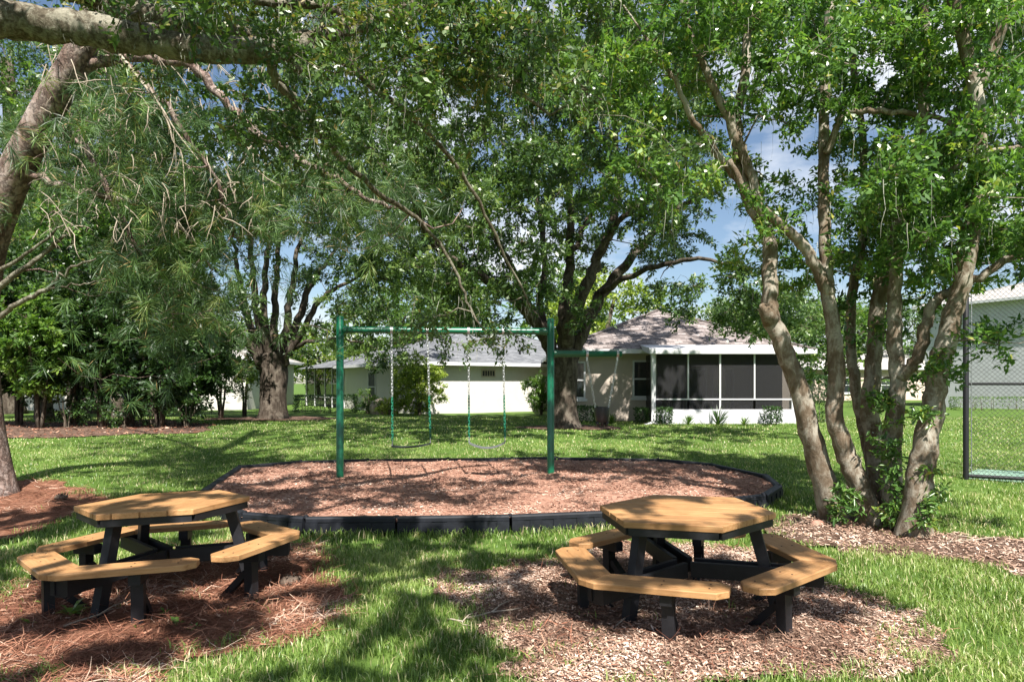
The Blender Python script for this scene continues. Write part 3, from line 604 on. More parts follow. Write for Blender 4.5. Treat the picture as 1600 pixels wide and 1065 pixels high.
# ------------------------------------------------------------------ houses
def quad_uv(o):
    me = o.data; uv = me.uv_layers.new(name='UVMap')
    for p_ in me.polygons:
        n_ = p_.normal; h = Vector((-n_.y, n_.x, 0)); h = h.normalized() if h.length > 1e-4 else Vector((1, 0, 0)); v_ = n_.cross(h)
        for li in p_.loop_indices:
            c = me.vertices[me.loops[li].vertex_index].co; uv.data[li].uv = (c.dot(h), c.dot(v_))
def hip_roof(root, x0, x1, y0, y1, ze, pitch, mat, oh=0.5, th=0.10, fascia=None):
    x0 -= oh; x1 += oh; y0 -= oh; y1 += oh; hw = min(x1 - x0, y1 - y0) / 2; zr = ze + hw * pitch
    if (x1 - x0) >= (y1 - y0): r0, r1 = (x0 + hw, (y0 + y1) / 2), (x1 - hw, (y0 + y1) / 2)
    else: r0, r1 = ((x0 + x1) / 2, y0 + hw), ((x0 + x1) / 2, y1 - hw)
    c = [(x0, y0, ze + th), (x1, y0, ze + th), (x1, y1, ze + th), (x0, y1, ze + th)]
    A = (*r0, zr + th); B = (*r1, zr + th)
    mb = MB(); mb.add(c + [A, B], [(0, 1, 5, 4), (1, 2, 5), (2, 3, 4, 5), (3, 0, 4)] if (x1 - x0) >= (y1 - y0) else [(0, 1, 4), (1, 2, 5, 4), (2, 3, 5), (3, 0, 4, 5)])
    ro = mb.build('roof', mat, root); quad_uv(ro)
    mb = MB(); mb.box(x0 + .03, x1 - .03, y0 + .03, y1 - .03, ze + .012, ze + .05); mb.build('soffit', M['white'], ro)
    for (a, b) in ((c[0], c[1]), (c[1], c[2]), (c[2], c[3]), (c[3], c[0])):
        mb = MB(); mb.beam((a[0], a[1], ze + .03), (b[0], b[1], ze + .03), .05, .15); mb.build('fascia', fascia or M['white'], ro)
    # hip and ridge caps
    for a, b in ((c[0], A), (c[3], A if (x1 - x0) >= (y1 - y0) else B), (c[1], B if (x1 - x0) >= (y1 - y0) else A), (c[2], B), (A, B)):
        mb = MB(); mb.beam(Vector(a) + Vector((0, 0, .01)), Vector(b) + Vector((0, 0, .01)), .22, .03); cp = mb.build('ridge_cap', mat, ro); quad_uv(cp)
    return ro
def wall_window(root, M4, w_, h_, split=True, frame=M['white'], sill=True):
    fr = MB(); t_ = .06
    for (a, b, c, d) in ((0, w_, 0, t_), (0, w_, h_ - t_, h_), (0, t_, t_, h_ - t_), (w_ - t_, w_, t_, h_ - t_)) + (((t_, w_ - t_, h_ * .5 - .025, h_ * .5 + .025),) if split else ()):
        fr.box(a, b, -.05, .01, c, d, M4)
    wnd = fr.build('window', frame, root)
    for (c, d) in (((t_, h_ * .5 - .025), (h_ * .5 + .025, h_ - t_)) if split else ((t_, h_ - t_),)):
        mb = MB(); mb.box(t_, w_ - t_, -.022, -.008, c, d, M4); mb.build('pane', M['glass'], wnd)
    if sill: mb = MB(); mb.box(-.06, w_ + .06, -.10, .01, -.09, -.004, M4); mb.build('sill', M['white'], wnd)
    return wnd
# right house
gzr = 0.40
hr = empty('right_house', (6.5, 24, gzr), 'taupe stucco house with brown shingle hip roof and screened porch', 'house')
def bx(root, name, mat, *a): mb = MB(); mb.box(*a); return mb.build(name, mat, root)
bx(hr, 'wall', M['stucco_taupe'], -4.5, -1.6, 0, 14, -.3, 2.42)          # local coordinates: origin at (6.5, 24)
bx(hr, 'porch_back_wall', M['stucco_taupe'], -1.6, 3.2, 3.0, 14, -.3, 2.42)
bx(hr, 'porch_floor', M['concrete'], -1.598, 2.8, -1.6, 2.99, -.3, .03)
bx(hr, 'wall', M['stucco_taupe'], 2.85, 3.2, -.2, 2.99, -.3, 2.42)
ro = hip_roof(hr, -4.5, 3.4, 0, 14, 2.40, 0.41, M['shingle_brown'])
wall_window(hr, Matrix.Translation((-2.30, 0, .84)), .86, 1.30); wall_window(hr, Matrix.Translation((-4.40, 0, .80)), .46, 1.30)
wall_window(hr, Matrix.Translation((.3, 3.0, .2)), .85, 1.75, False); wall_window(hr, Matrix.Translation((1.35, 3.0, .2)), .85, 1.75, False)
# porch: white pan roof, posts, rails, knee wall, screens
mb = MB(); x0, x1, yf, yb = -2.05, 2.95, -1.75, -.2
mb.add([(x0, yf, 2.28), (x1, yf, 2.28), (x1, yb, 2.50), (x0, yb, 2.50), (x0, yf, 2.47), (x1, yf, 2.47), (x1, yb, 2.66), (x0, yb, 2.66)], [(3, 2, 1, 0), (4, 5, 6, 7), (0, 1, 5, 4), (1, 2, 6, 5), (2, 3, 7, 6), (3, 0, 4, 7)])
pr = mb.build('porch_roof', M['white'], hr)
mb = MB(); mb.box(x0 - .02, x1 + .02, yf - .1, yf - .004, 2.29, 2.42); mb.build('gutter', M['white'], pr)
kn = bx(hr, 'knee_wall', M['stucco_white'], -1.80, 2.72, -1.66, -1.50, -.3, .46)
for xm, zb, wd in ((-1.88, 0.0, .12), (-.76, .84, .045), (.28, .46, .05), (1.40, .84, .045), (2.66, .46, .1)):
    bx(hr, 'porch_post', M['white'], xm - wd / 2, xm + wd / 2, -1.60, -1.55, zb + .003, 2.30)
bx(hr, 'chair_rail', M['white'], -1.80, 2.60, -1.603, -1.547, .80, .84)
bx(hr, 'sill_rail', M['white'], -1.80, 2.60, -1.603, -1.547, .462, .49)
for (a, b) in ((-1.78, -.80), (-.72, .24), (.32, 1.36), (1.44, 2.59)):
    bx(hr, 'screen', M['screen'], a, b, -1.576, -1.574, .842, 2.29); bx(hr, 'screen', M['screen'], a, b, -1.576, -1.574, .492, .798)
bx(hr, 'screen', M['screen'], -1.832, -1.83, -1.52, -.01, .1, 2.3)
mb = MB(); mb.tube([(-1.98, -1.72, 2.36), (-1.96, -1.70, 2.2), (-1.94, -1.69, 0.12), (-2.0, -1.72, .04), (-2.22, -1.85, 0.0)], [.045] * 5, 8); mb.build('downspout', M['white'], hr, smooth=True)
def porch_chair(x, y, rz, label):
    r_ = empty('porch_chair', (6.5 + x, 24 + y, gzr + .03), label, 'chair', 'dark chairs inside the screened porch'); r_.rotation_euler.z = rz; OFF[r_] = Vector((0, 0, 0))
    bx(r_, 'seat', M['bucket'], -.24, .24, -.24, .24, .40, .45); mb = MB(); mb.tube([(-.22, .22, .46), (-.24, .28, .8), (-.12, .30, .95), (.12, .30, .95), (.24, .28, .8), (.22, .22, .46)], .025, 6); mb.build('back_frame', M['bucket'], r_)
    bx(r_, 'backrest', M['bucket'], -.19, .19, .245, .265, .5, .93)
    for sx in (-1, 1):
        for sy in (-1, 1): bx(r_, 'leg', M['bucket'], sx * .22 - .018, sx * .22 + .018, sy * .22 - .018, sy * .22 + .018, 0, .398)
porch_chair(-.95, -.5, 3.0, 'dark chair in the porch corner nearest the downspout'); porch_chair(.45, -.3, 3.6, 'dark chair behind the middle screens of the porch')

# left house (turned, nearest corner towards the camera)
cx_, cy_ = (655 - 800) / FOC * 31, 31.0; gl = 0.33; ANG = math.atan2(.57, .82)
hl = empty('left_house', (cx_, cy_, gl), 'cream stucco house with grey shingle roof behind the swings', 'house'); hl.rotation_euler.z = ANG; OFF[hl] = Vector((0, 0, 0))
bx(hl, 'wall', M['stucco_cream'], 0, 13, 0, 9, -.6, 2.30)
hip_roof(hl, 0, 13, 0, 9, 2.27, 0.36, M['shingle_grey'])
MW = Matrix.Rotation(-math.pi / 2, 4, 'Z')
wall_window(hl, Matrix.Translation((0, 5.7, .45)) @ MW, .95, 1.55)
vb = Matrix.Translation((3.3, 0, 1.70)); fr = MB()
for (a, b, c, d) in ((0, .8, 0, .05), (0, .8, .31, .36), (0, .05, .05, .31), (.75, .8, .05, .31)) + tuple((.05 + .7 * k / 5 - .012, .05 + .7 * k / 5 + .012, .05, .31) for k in range(1, 5)): fr.box(a, b, -.04, .01, c, d, vb)
vw = fr.build('window', M['stucco_taupe'], hl)
for k in range(5): mb = MB(); mb.box(.062 + .14 * k, .178 + .14 * k, -.02, -.006, .055, .305, vb); mb.build('pane', M['glass'], vw)
bx(hl, 'vent_pipe', M['fence_black'], 6.2, 6.28, .9, .98, 2.6, 3.1)
# lanai on its far left
bx(hl, 'lanai_floor', M['concrete'], .2, 7, 9.01, 15.5, -.5, .03); bx(hl, 'lanai_back_wall', M['stucco_taupe'], 4.0, 8, 9.01, 15.5, .032, 2.3)
mb = MB(); z0 = 2.30
mb.add([(-.5, 9.52, z0), (7.5, 9.52, z0), (7.5, 16, z0), (-.5, 16, z0), (3.2, 9.52, 3.4), (3.2, 12.6, 3.4)], [(0, 4, 5, 3), (3, 5, 2), (2, 5, 4, 1), (0, 1, 4), (3, 2, 1, 0)]); lr = mb.build('lanai_roof', M['shingle_grey'], hl); quad_uv(lr)
for ym, wd in ((9.2, .1), (11.0, .07), (12.2, .07), (14.0, .07), (15.6, .12)): bx(hl, 'lanai_post', M['white'], -.04, .05, ym - wd / 2, ym + wd / 2, 0, z0)
bx(hl, 'lanai_rail', M['white'], -.03, .04, 9.2, 15.6, .55, .61); bx(hl, 'lanai_rail', M['white'], -.03, .04, 9.2, 10.96, 1.35, 1.41)
bx(hl, 'screen', M['screen'], .0, .004, 9.25, 15.55, .1, z0)
# pale garden boulder at its wall, dark ornament
def blob(name, c, r, mat, label, cat, seed, sz=1.0):
    rr = np.random.default_rng(seed); mb = MB(); n, m_ = 14, 9; vs = []
    for i in range(m_):
        th = math.pi * i / (m_ - 1)
        for k in range(n):
            a = 2 * math.pi * k / n; q = r * (1 + .12 * math.sin(2 * a + seed) * math.sin(th) + rr.uniform(-.05, .05)); vs.append((c[0] + q * math.sin(th) * math.cos(a), c[1] + q * math.sin(th) * math.sin(a), c[2] + q * sz * math.cos(th)))
    mb.add(vs, [(i * n + k, (i + 1) * n + k, (i + 1) * n + (k + 1) % n, i * n + (k + 1) % n) for i in range(m_ - 1) for k in range(n)])
    return tag(mb.build(name, mat, None, smooth=True), label, cat)
q = P(596, 640, 31.2); blob('garden_boulder', (q.x, q.y, .55), .55, M['rock'], 'pale rounded boulder against the left house wall', 'boulder', 3, .9)
# white house behind the court, pink house between the stems, cream house behind the shrubs
def simple_house(name, loc, rz, w_, d_, h_, wall, roofm, pitch, label, wins=()):
    r_ = empty(name, loc, label, 'house'); r_.rotation_euler.z = rz; OFF[r_] = Vector((0, 0, 0))
    bx(r_, 'wall', wall, 0, w_, 0, d_, -.6, h_); hip_roof(r_, 0, w_, 0, d_, h_ - .03, pitch, roofm)
    for (x, z, ww, hh) in wins: wall_window(r_, Matrix.Translation((x, 0, z)), ww, hh)
    return r_
simple_house('white_house', (25.2, 42, .32), rad(-62), 24, 14, 6.0, M['stucco_white'], M['shingle_pale'], .3, 'white two-level house wall seen through the chain-link fence', ())
simple_house('pink_house', (24.5, 56, .32), rad(8), 14, 10, 2.6, M['stucco_pink'], M['shingle_pale'], .36, 'distant pink house glimpsed between the tree stems', ((2.2, .6, 1.2, 1.3), (6, .6, 1.2, 1.3)))
simple_house('cream_house', (-36, 35, .32), rad(4), 22, 10, 2.7, M['stucco_cream'], M['shingle_pale'], .36, 'cream house half hidden behind the dark shrub row', ((5, .7, 1.6, 1.3), (13, .7, 1.6, 1.3), (18, .7, 1.2, 1.3)))

# ------------------------------------------------------------------ chain-link fence and court
FA = Vector((7.62, 11.55, 0)); FD = Vector((1.7, -.9, 0)).normalized(); FL_ = 3.6; fz = gz(FA.x, FA.y)
fn = empty('chain_link_fence', (FA.x, FA.y, fz), 'tall black chain-link court fence at the right edge', 'fence')
for k in range(3):
    q = FA + FD * 1.75 * k; mb = MB(); mb.tube([(q.x, q.y, fz - .2), (q.x, q.y, fz + 3.65), (q.x, q.y, fz + 3.69)], [.045, .045, .02], 14); mb.build('post', M['fence_black'], fn, smooth=True, world=True, auto=50)
for z in (.06, 1.60, 3.6):
    a = FA + FD * .04; b = FA + FD * 3.5; mb = MB(); mb.tube([(a.x, a.y, fz + z), (b.x, b.y, fz + z)], .024 if z > .1 else .032, 10); mb.build('rail', M['fence_black'], fn, smooth=True, world=True, auto=50)
mb = MB(); pitch_ = .075; Hf = 3.55
def clipseg(u0, sgn):
    pts = [];
    s0, s1 = max(0, -u0 if sgn > 0 else u0 - FL_ + .1), None
    zmin, zmax = .06, Hf
    a, b = zmin, zmax
    if sgn > 0: a = max(a, zmin + max(0, .05 - u0)); b = min(b, zmin + (FL_ - .1 - u0))
    else: a = max(a, zmin + max(0, u0 - (FL_ - .1))); b = min(b, zmin + (u0 - .05))
    return (a, b) if b > a + .02 else None
for sgn in (1, -1):
    u0 = -Hf if sgn > 0 else 0
    while u0 < (FL_ if sgn > 0 else FL_ + Hf):
        c = clipseg(u0, sgn)
        if c:
            ends = [FA + FD * (u0 + sgn * (z - .06)) + Vector((0, 0, fz + z)) + Vector((FD.y, -FD.x, 0)) * (.03 + .004 * sgn) for z in c]
            mb.tube(ends, .0027, 3, cap=False)
        u0 += pitch_
o = mb.build('wire_mesh', M['wire'], fn, world=True); o['kind'] = 'stuff'
mb = MB(); mb.tube([FA + Vector((.06, -.05, fz + .1)), FA + Vector((.06, -.05, fz + 3.5))], .008, 6); mb.build('tension_bar', M['steel'], fn, world=True)
NB = Vector((-FD.y, FD.x, 0)); c0 = FA + NB * .1; cp = [c0 - FD * .02, c0 + FD * 9, c0 + FD * 9 + NB * 9 * 0.12, c0 + FD * .3 + NB * 1.2]
mb = MB(); mb.prism([(q.x, q.y) for q in cp], fz - .1, fz + .05); tag(mb.build('court', M['court']), kind='structure')

# ------------------------------------------------------------------ trees
def smooth_path(pts, per=6):
    pts = [Vector(p) for p in pts]; n = len(pts); out = []
    for i in range(n - 1):
        p0 = pts[max(i - 1, 0)]; p1 = pts[i]; p2 = pts[i + 1]; p3 = pts[min(i + 2, n - 1)]
        for k in range(per):
            t = k / per; out.append(0.5 * ((2 * p1) + (p2 - p0) * t + (2 * p0 - 5 * p1 + 4 * p2 - p3) * t * t + (3 * p1 - p0 - 3 * p2 + p3) * t ** 3))
    out.append(pts[-1]); return out
class Tree:
    def __init__(s, name, loc, label, cat, bark, group=None, seed=1):
        s.root = empty(name, loc, label, cat, group); s.bark = bark; s.nodes = []; s.nr = []; s.rng = np.random.default_rng(seed); s.br = MB(); s.tip = MB(); s.C = []; s.Rc = []
    def limb(s, pts, r0, r1, name='limb', sides=12, per=6, flare=0, rough=0.05, jit=0.0, node=True, mat=None, power=1.0):
        p = smooth_path(pts, per); n = len(p); rs = [r0 + (r1 - r0) * (i / (n - 1)) ** power for i in range(n)]
        if flare:
            for i in range(n):
                h = (p[i] - p[0]).length; rs[i] *= 1 + flare * math.exp(-h / .35)
        if jit: p = [q + Vector(s.rng.normal(0, jit, 3)) if 0 < i < n - 1 else q for i, q in enumerate(p)]
        mb = MB(); mb.tube(p, rs, sides, rough=rough); o = mb.build(name, mat or s.bark, s.root, smooth=True, world=True)
        if node:
            k0 = int(n * .25) if name == 'trunk' else 0
            s.nodes += p[k0:]; s.nr += rs[k0:]
        return o
    def attach(s, C, rmax=0.06, sag=0.0, thick=1.0):
        C = [Vector(c) for c in C]; nod = np.array([tuple(q) for q in s.nodes]); nr = list(s.nr)
        first = np.array([np.min(np.linalg.norm(nod - np.array(c), axis=1)) for c in C])
        for i in np.argsort(first):
            c = C[i]; dd = np.linalg.norm(nod - np.array(c), axis=1); dd = dd + .35 * np.maximum(0, nod[:, 2] - c.z); j = int(np.argmin(dd)); a = Vector(nod[j]); L = (c - a).length
            if L < .08: continue
            k = max(3, min(7, int(L / .35) + 2)); off = Vector(s.rng.normal(0, 1, 3)) * L * .10 + Vector((0, 0, L * (.10 - sag)))
            pts = [a.lerp(c, t) + off * math.sin(math.pi * t) + Vector(s.rng.normal(0, .02 * L, 3)) * (0 < t < 1) for t in np.linspace(0, 1, k)]
            r0 = min(nr[j] * .75, rmax, (.008 + .012 * L) * thick); r1 = max(.004, r0 * .35); rs = list(np.linspace(r0, r1, k))
            s.br.tube(pts, rs, 6 if r0 > .02 else 4, cap=False); nod = np.vstack([nod, np.array([tuple(q) for q in pts[1:]])]); nr += rs[1:]
        s.nodes = [Vector(q) for q in nod]; s.nr = nr
    def foliage(s, C, rad_c, per, L, Wd, mat, droop=.25, twigs=5, six=False, twr=.004, flatten=.75, jitter=.06, tipname='foliage', up=.25):
        r = s.rng; C = np.array([tuple(c) for c in C]); n = len(C); Rc = np.asarray(rad_c) * np.ones(n) * r.uniform(.7, 1.25, n)
        TD = r.normal(0, 1, (n, twigs, 3)); TD[..., 2] = TD[..., 2] * flatten + up; TD /= np.linalg.norm(TD, axis=2)[..., None]
        cnt = r.poisson(per * (Rc / np.mean(Rc)) ** 2); ci = np.repeat(np.arange(n), cnt); m = len(ci); ti = r.integers(0, twigs, m)
        t = r.uniform(.1, 1.05, m) ** .8; d = TD[ci, ti]; rr = Rc[ci] * (0.65 + 0.5 * ((ti * 37 + ci * 11) % 10) / 10)
        pos = C[ci] + d * (rr * t)[:, None]; pos[:, 2] -= droop * rr * t * t; pos += r.normal(0, jitter, (m, 3)) * (rr * .9 + .3)[:, None]
        D = d * .7 + r.normal(0, .75, (m, 3)); D[:, 2] -= droop; D /= np.linalg.norm(D, axis=1)[:, None]
        Nn = r.normal(0, .7, (m, 3)); Nn[:, 2] += .8
        Sx = np.cross(D, Nn); Sx /= np.linalg.norm(Sx, axis=1)[:, None] + 1e-9; Nn = np.cross(Sx, D)
        l = L * r.uniform(.45, 1.45, m); w_ = Wd * r.uniform(.55, 1.4, m); fold = (w_ * .18)
        ct = r.normal(0, .24, n)[ci]; tint = np.clip(.45 + ct + r.normal(0, .2, m), 0, .95); tint = np.where(r.random(m) < .02, 1.0, tint)
        e = lambda k: k[:, None]
        if six:
            V = np.stack([pos, pos + D * e(l * .3) + Sx * e(w_ * .45) + Nn * e(fold), pos + D * e(l * .7) + Sx * e(w_ * .4) + Nn * e(fold), pos + D * e(l) - Nn * e(l * .10),
                          pos + D * e(l * .7) - Sx * e(w_ * .4) + Nn * e(fold), pos + D * e(l * .3) - Sx * e(w_ * .45) + Nn * e(fold)], 1).reshape(-1, 3); i = np.arange(m)[:, None] * 6
            F = [np.concatenate([i + np.array([[0, 1, 2, 3]]), i + np.array([[0, 3, 4, 5]])])]; k = 6
        else:
            V = np.stack([pos, pos + D * e(l * .45) + Sx * e(w_ * .5) + Nn * e(fold), pos + D * e(l), pos + D * e(l * .45) - Sx * e(w_ * .5) + Nn * e(fold)], 1).reshape(-1, 3); i = np.arange(m)[:, None] * 4; F = [i + np.array([[0, 1, 2, 3]])]; k = 4
        o = obj_np(tipname, V, F, mat, s.root, tint=np.repeat(tint, k)); o['kind'] = 'stuff'
        # twigs
        if twr:
            A = np.repeat(C[:, None], twigs, 1).reshape(-1, 3); B = (C[:, None] + TD * (Rc * .85)[:, None, None]); B[..., 2] -= droop * (Rc * .7)[:, None]; B = B.reshape(-1, 3)
            dd = B - A; dd /= np.linalg.norm(dd, axis=1)[:, None]; u = np.cross(dd, [.3, .5, .8]); u /= np.linalg.norm(u, axis=1)[:, None]; v = np.cross(dd, u); q = len(A)
            Vt = np.stack([A + u * twr * 1.5, A - u * twr * .8 + v * twr * 1.3, A - u * twr * .8 - v * twr * 1.3, B], 1).reshape(-1, 3); i = np.arange(q)[:, None] * 4
            o = obj_np('twigs', Vt, [np.concatenate([i + np.array([[0, 1, 3]]), i + np.array([[1, 2, 3]]), i + np.array([[2, 0, 3]])])], M['twig'], s.root); o['kind'] = 'stuff'
    def finish(s, mat=None):
        if s.br.v: s.br.build('branches', mat or s.bark, s.root, smooth=True, world=True)['kind'] = 'stuff'
def ell(rng, c, R, n, lo=.0, mind=0.0):
    c = np.array(tuple(c)); R = np.array(R); out = []
    tries = 0
    while len(out) < n and tries < n * 40:
        tries += 1; d = rng.normal(0, 1, 3); d /= np.linalg.norm(d); p = c + d * R * (lo ** 3 + (1 - lo ** 3) * rng.random()) ** (1 / 3)
        if mind and out and np.min(np.linalg.norm(np.array(out) - p, axis=1)) < mind: continue
        out.append(p)
    return out
def pxbox(rng, x0, x1, y0, y1, d0, d1, n, pix=None):
    k = max(3, n // 7); out = []
    cen = [np.array(tuple(P(rng.uniform(x0, x1), rng.uniform(y0, y1), rng.uniform(d0, d1)))) for _ in range(k)]
    sg = .30 + .022 * (d0 + d1) / 2
    for i in range(n): out.append(tuple(cen[i % k] + rng.normal(0, sg, 3) * np.array([1, 1, .55])))
    return out
def strands(tree, pts, n, L, mat, name='spanish_moss', wd=.004, spread=.10, seed=5, curl=.25):
    r = np.random.default_rng(seed); base = np.array([tuple(p) for p in pts])[r.integers(0, len(pts), n)] + r.normal(0, spread, (n, 3))
    l = L * r.uniform(.3, 1.3, n); k = 4; V = []; a = r.uniform(0, 6.28, n); Sx = np.stack([np.cos(a), np.sin(a), 0 * a], -1) * wd; p = base
    for i in range(k + 1):
        V += [p - Sx * (1 - i / (k + .5)), p + Sx * (1 - i / (k + .5))]; p = p + np.stack([r.normal(0, curl, n), r.normal(0, curl, n), -np.ones(n)], -1) * (l / k)[:, None]
    V = np.stack(V, 1).reshape(-1, 3); i = np.arange(n)[:, None] * (2 * k + 2)
    F = [np.concatenate([i + np.array([[2 * j, 2 * j + 1, 2 * j + 3, 2 * j + 2]]) for j in range(k)])]
    o = obj_np(name, V, F, mat, tree.root, tint=np.repeat(r.random(n), 2 * k + 2)); o['kind'] = 'stuff'

# --- centre oak
def oak_c():
    x, y = OAKC; z = gz(x, y); d = y
    T = Tree('oak_tree', (x, y, z), 'big oak with forked trunk standing behind the right swing post', 'tree', M['oak_bark'], seed=41)
    T.limb([(x, y, z - .15), P(880, 640, d), P(882, 590, d), P(884, 545, d)], .40, .36, 'trunk', 16, flare=.55, rough=.05)
    for pts, a, b in (
        ([P(878, 600, d - .1), P(858, 545, d), P(838, 505, d - .4), P(800, 462, d - 1), P(762, 438, d - 1.6), P(700, 400, d - 3.0), P(660, 350, d - 4.5), P(640, 280, d - 6)], .22, .05),
        ([P(850, 520, d - .2), P(822, 470, d), P(800, 420, d - .3), P(770, 360, d - .8), P(740, 290, d - 1), P(720, 200, d)], .15, .04),
        ([P(880, 560, d), P(880, 500, d), P(888, 430, d + .4), P(890, 360, d + .3), P(893, 280, d + .2), P(905, 180, d)], .21, .06),
        ([P(884, 560, d), P(892, 500, d - .3), P(915, 450, d - .5), P(935, 400, d - .5), P(960, 340, d - .3), P(965, 250, d), P(950, 140, d)], .24, .06),
        ([P(890, 565, d), P(915, 505, d + .2), P(945, 455, d + .4), P(990, 400, d + .6), P(1040, 345, d + .8), P(1110, 290, d + 1)], .24, .06),
        ([P(925, 430, d - .4), P(945, 380, d - .8), P(985, 330, d - 1.4), P(1030, 300, d - 2), P(1080, 240, d - 2.5)], .11, .04),
        ([P(888, 410, d), P(915, 350, d + .6), P(940, 300, d + 1), P(985, 220, d + 1.4)], .11, .04),
        ([P(940, 455, d + .2), P(1000, 425, d - 1.5), P(1080, 405, d - 3), P(1160, 420, d - 4)], .10, .03), ([P(862, 540, d), P(845, 480, d + .8), P(850, 400, d + 1.6), P(840, 300, d + 2.2), P(830, 180, d + 2.6)], .15, .05)): T.limb(pts, a, b, 'limb', 10, jit=.03)
    R = T.rng
    C = pxbox(R, 640, 1060, 130, 300, d - 4, d + 3, 120) + pxbox(R, 640, 850, 250, 470, d - 4, d + 2, 95) + pxbox(R, 660, 800, 430, 510, d - 3, d - .5, 22) + pxbox(R, 950, 1110, 270, 360, d - 3, d + 2, 34) + pxbox(R, 850, 960, 300, 420, d - 2.5, d + 3, 20) + pxbox(R, 990, 1070, 370, 440, d - 1, d + 2, 8) + pxbox(R, 560, 830, 160, 470, 13.5, 17, 88) + pxbox(R, 560, 1080, 0, 200, 14, 18, 90) + pxbox(R, 1050, 1260, 380, 500, 15.5, 18.5, 40) + pxbox(R, 920, 1060, 90, 270, 14.5, 17, 30)
    up_ = ell(R, (x + 2.2, y - 3.5, 12.5), (5.6, 4.6, 3.2), 95, .3)
    T.attach(C + up_, .08); T.foliage(up_, .8, 110, .24, .12, M['far_oak_leaf'], twr=.006, droop=.3, tipname='upper_foliage'); T.foliage(C, .62, 250, .12, .053, M['far_oak_leaf'], twr=.006, droop=.3); T.finish()
oak_c()
# --- left oak
def oak_l():
    x, y = OAKL; z = gz(x, y); d = y
    T = Tree('oak_tree', (x, y, z), 'massive dark oak with fanning limbs at the far left of the lawn', 'tree', M['oak_bark'], seed=42)
    T.limb([(x, y, z - .15), P(427, 630, d), P(428, 590, d), P(424, 552, d)], .46, .50, 'trunk', 18, flare=.4, rough=.06)
    for pts, a, b in (
        ([P(410, 575, d - .1), P(395, 545, d - .4), P(368, 520, d - .8), P(335, 512, d - 1.2), P(318, 505, d - 1.6), P(280, 470, d - 2)], .24, .07),
        ([P(412, 560, d), P(392, 510, d), P(376, 450, d), P(366, 390, d - .3), P(350, 300, d - .5)], .22, .06),
        ([P(416, 560, d), P(402, 490, d - .3), P(393, 420, d - .4), P(390, 350, d - .5), P(380, 240, d)], .21, .06),
        ([P(420, 560, d - .3), P(413, 490, d - .6), P(414, 430, d - .6), P(418, 370, d - .5), P(415, 250, d)], .21, .07),
        ([P(428, 560, d), P(428, 490, d + .3), P(432, 420, d + .5), P(440, 340, d + .8), P(450, 240, d + 1)], .21, .06),
        ([P(436, 560, d), P(448, 500, d - .2), P(458, 440, d - .3), P(470, 380, d - .4), P(500, 290, d)], .22, .06),
        ([P(440, 565, d), P(462, 510, d + .3), P(484, 450, d + .6), P(510, 410, d + .8), P(550, 350, d + 1)], .24, .06),
        ([P(442, 570, d), P(468, 525, d - .4), P(500, 470, d - .8), P(545, 440, d - 1.2), P(590, 420, d - 1.6)], .2, .05),
        ([P(455, 545, d), P(485, 532, d - .8), P(525, 530, d - 1.5), P(570, 535, d - 2)], .12, .04)): T.limb(pts, a * .9, b * .6, 'limb', 10, jit=.03, power=.8)
    R = T.rng
    C = pxbox(R, 300, 650, 230, 400, d - 4, d + 3, 120) + pxbox(R, 490, 660, 380, 500, d - 4, d + 1, 38) + pxbox(R, 520, 640, 490, 545, d - 4, d - 1, 16) + pxbox(R, 280, 360, 380, 500, d - 4, d + 2, 26) + pxbox(R, 380, 470, 330, 400, d - 3, d + 3, 10) + pxbox(R, 340, 480, 150, 320, d - 6.5, d - 4, 34)
    up_ = ell(R, (x + 1, y - 3, 13.0), (7, 5.0, 4), 110, .3)
    T.attach(C + up_, .09); T.foliage(up_, .85, 110, .26, .13, M['far_oak_leaf'], twr=.007, droop=.3, tipname='upper_foliage'); T.foliage(C, .75, 240, .14, .06, M['far_oak_leaf'], twr=.007, droop=.3); T.finish()
oak_l()
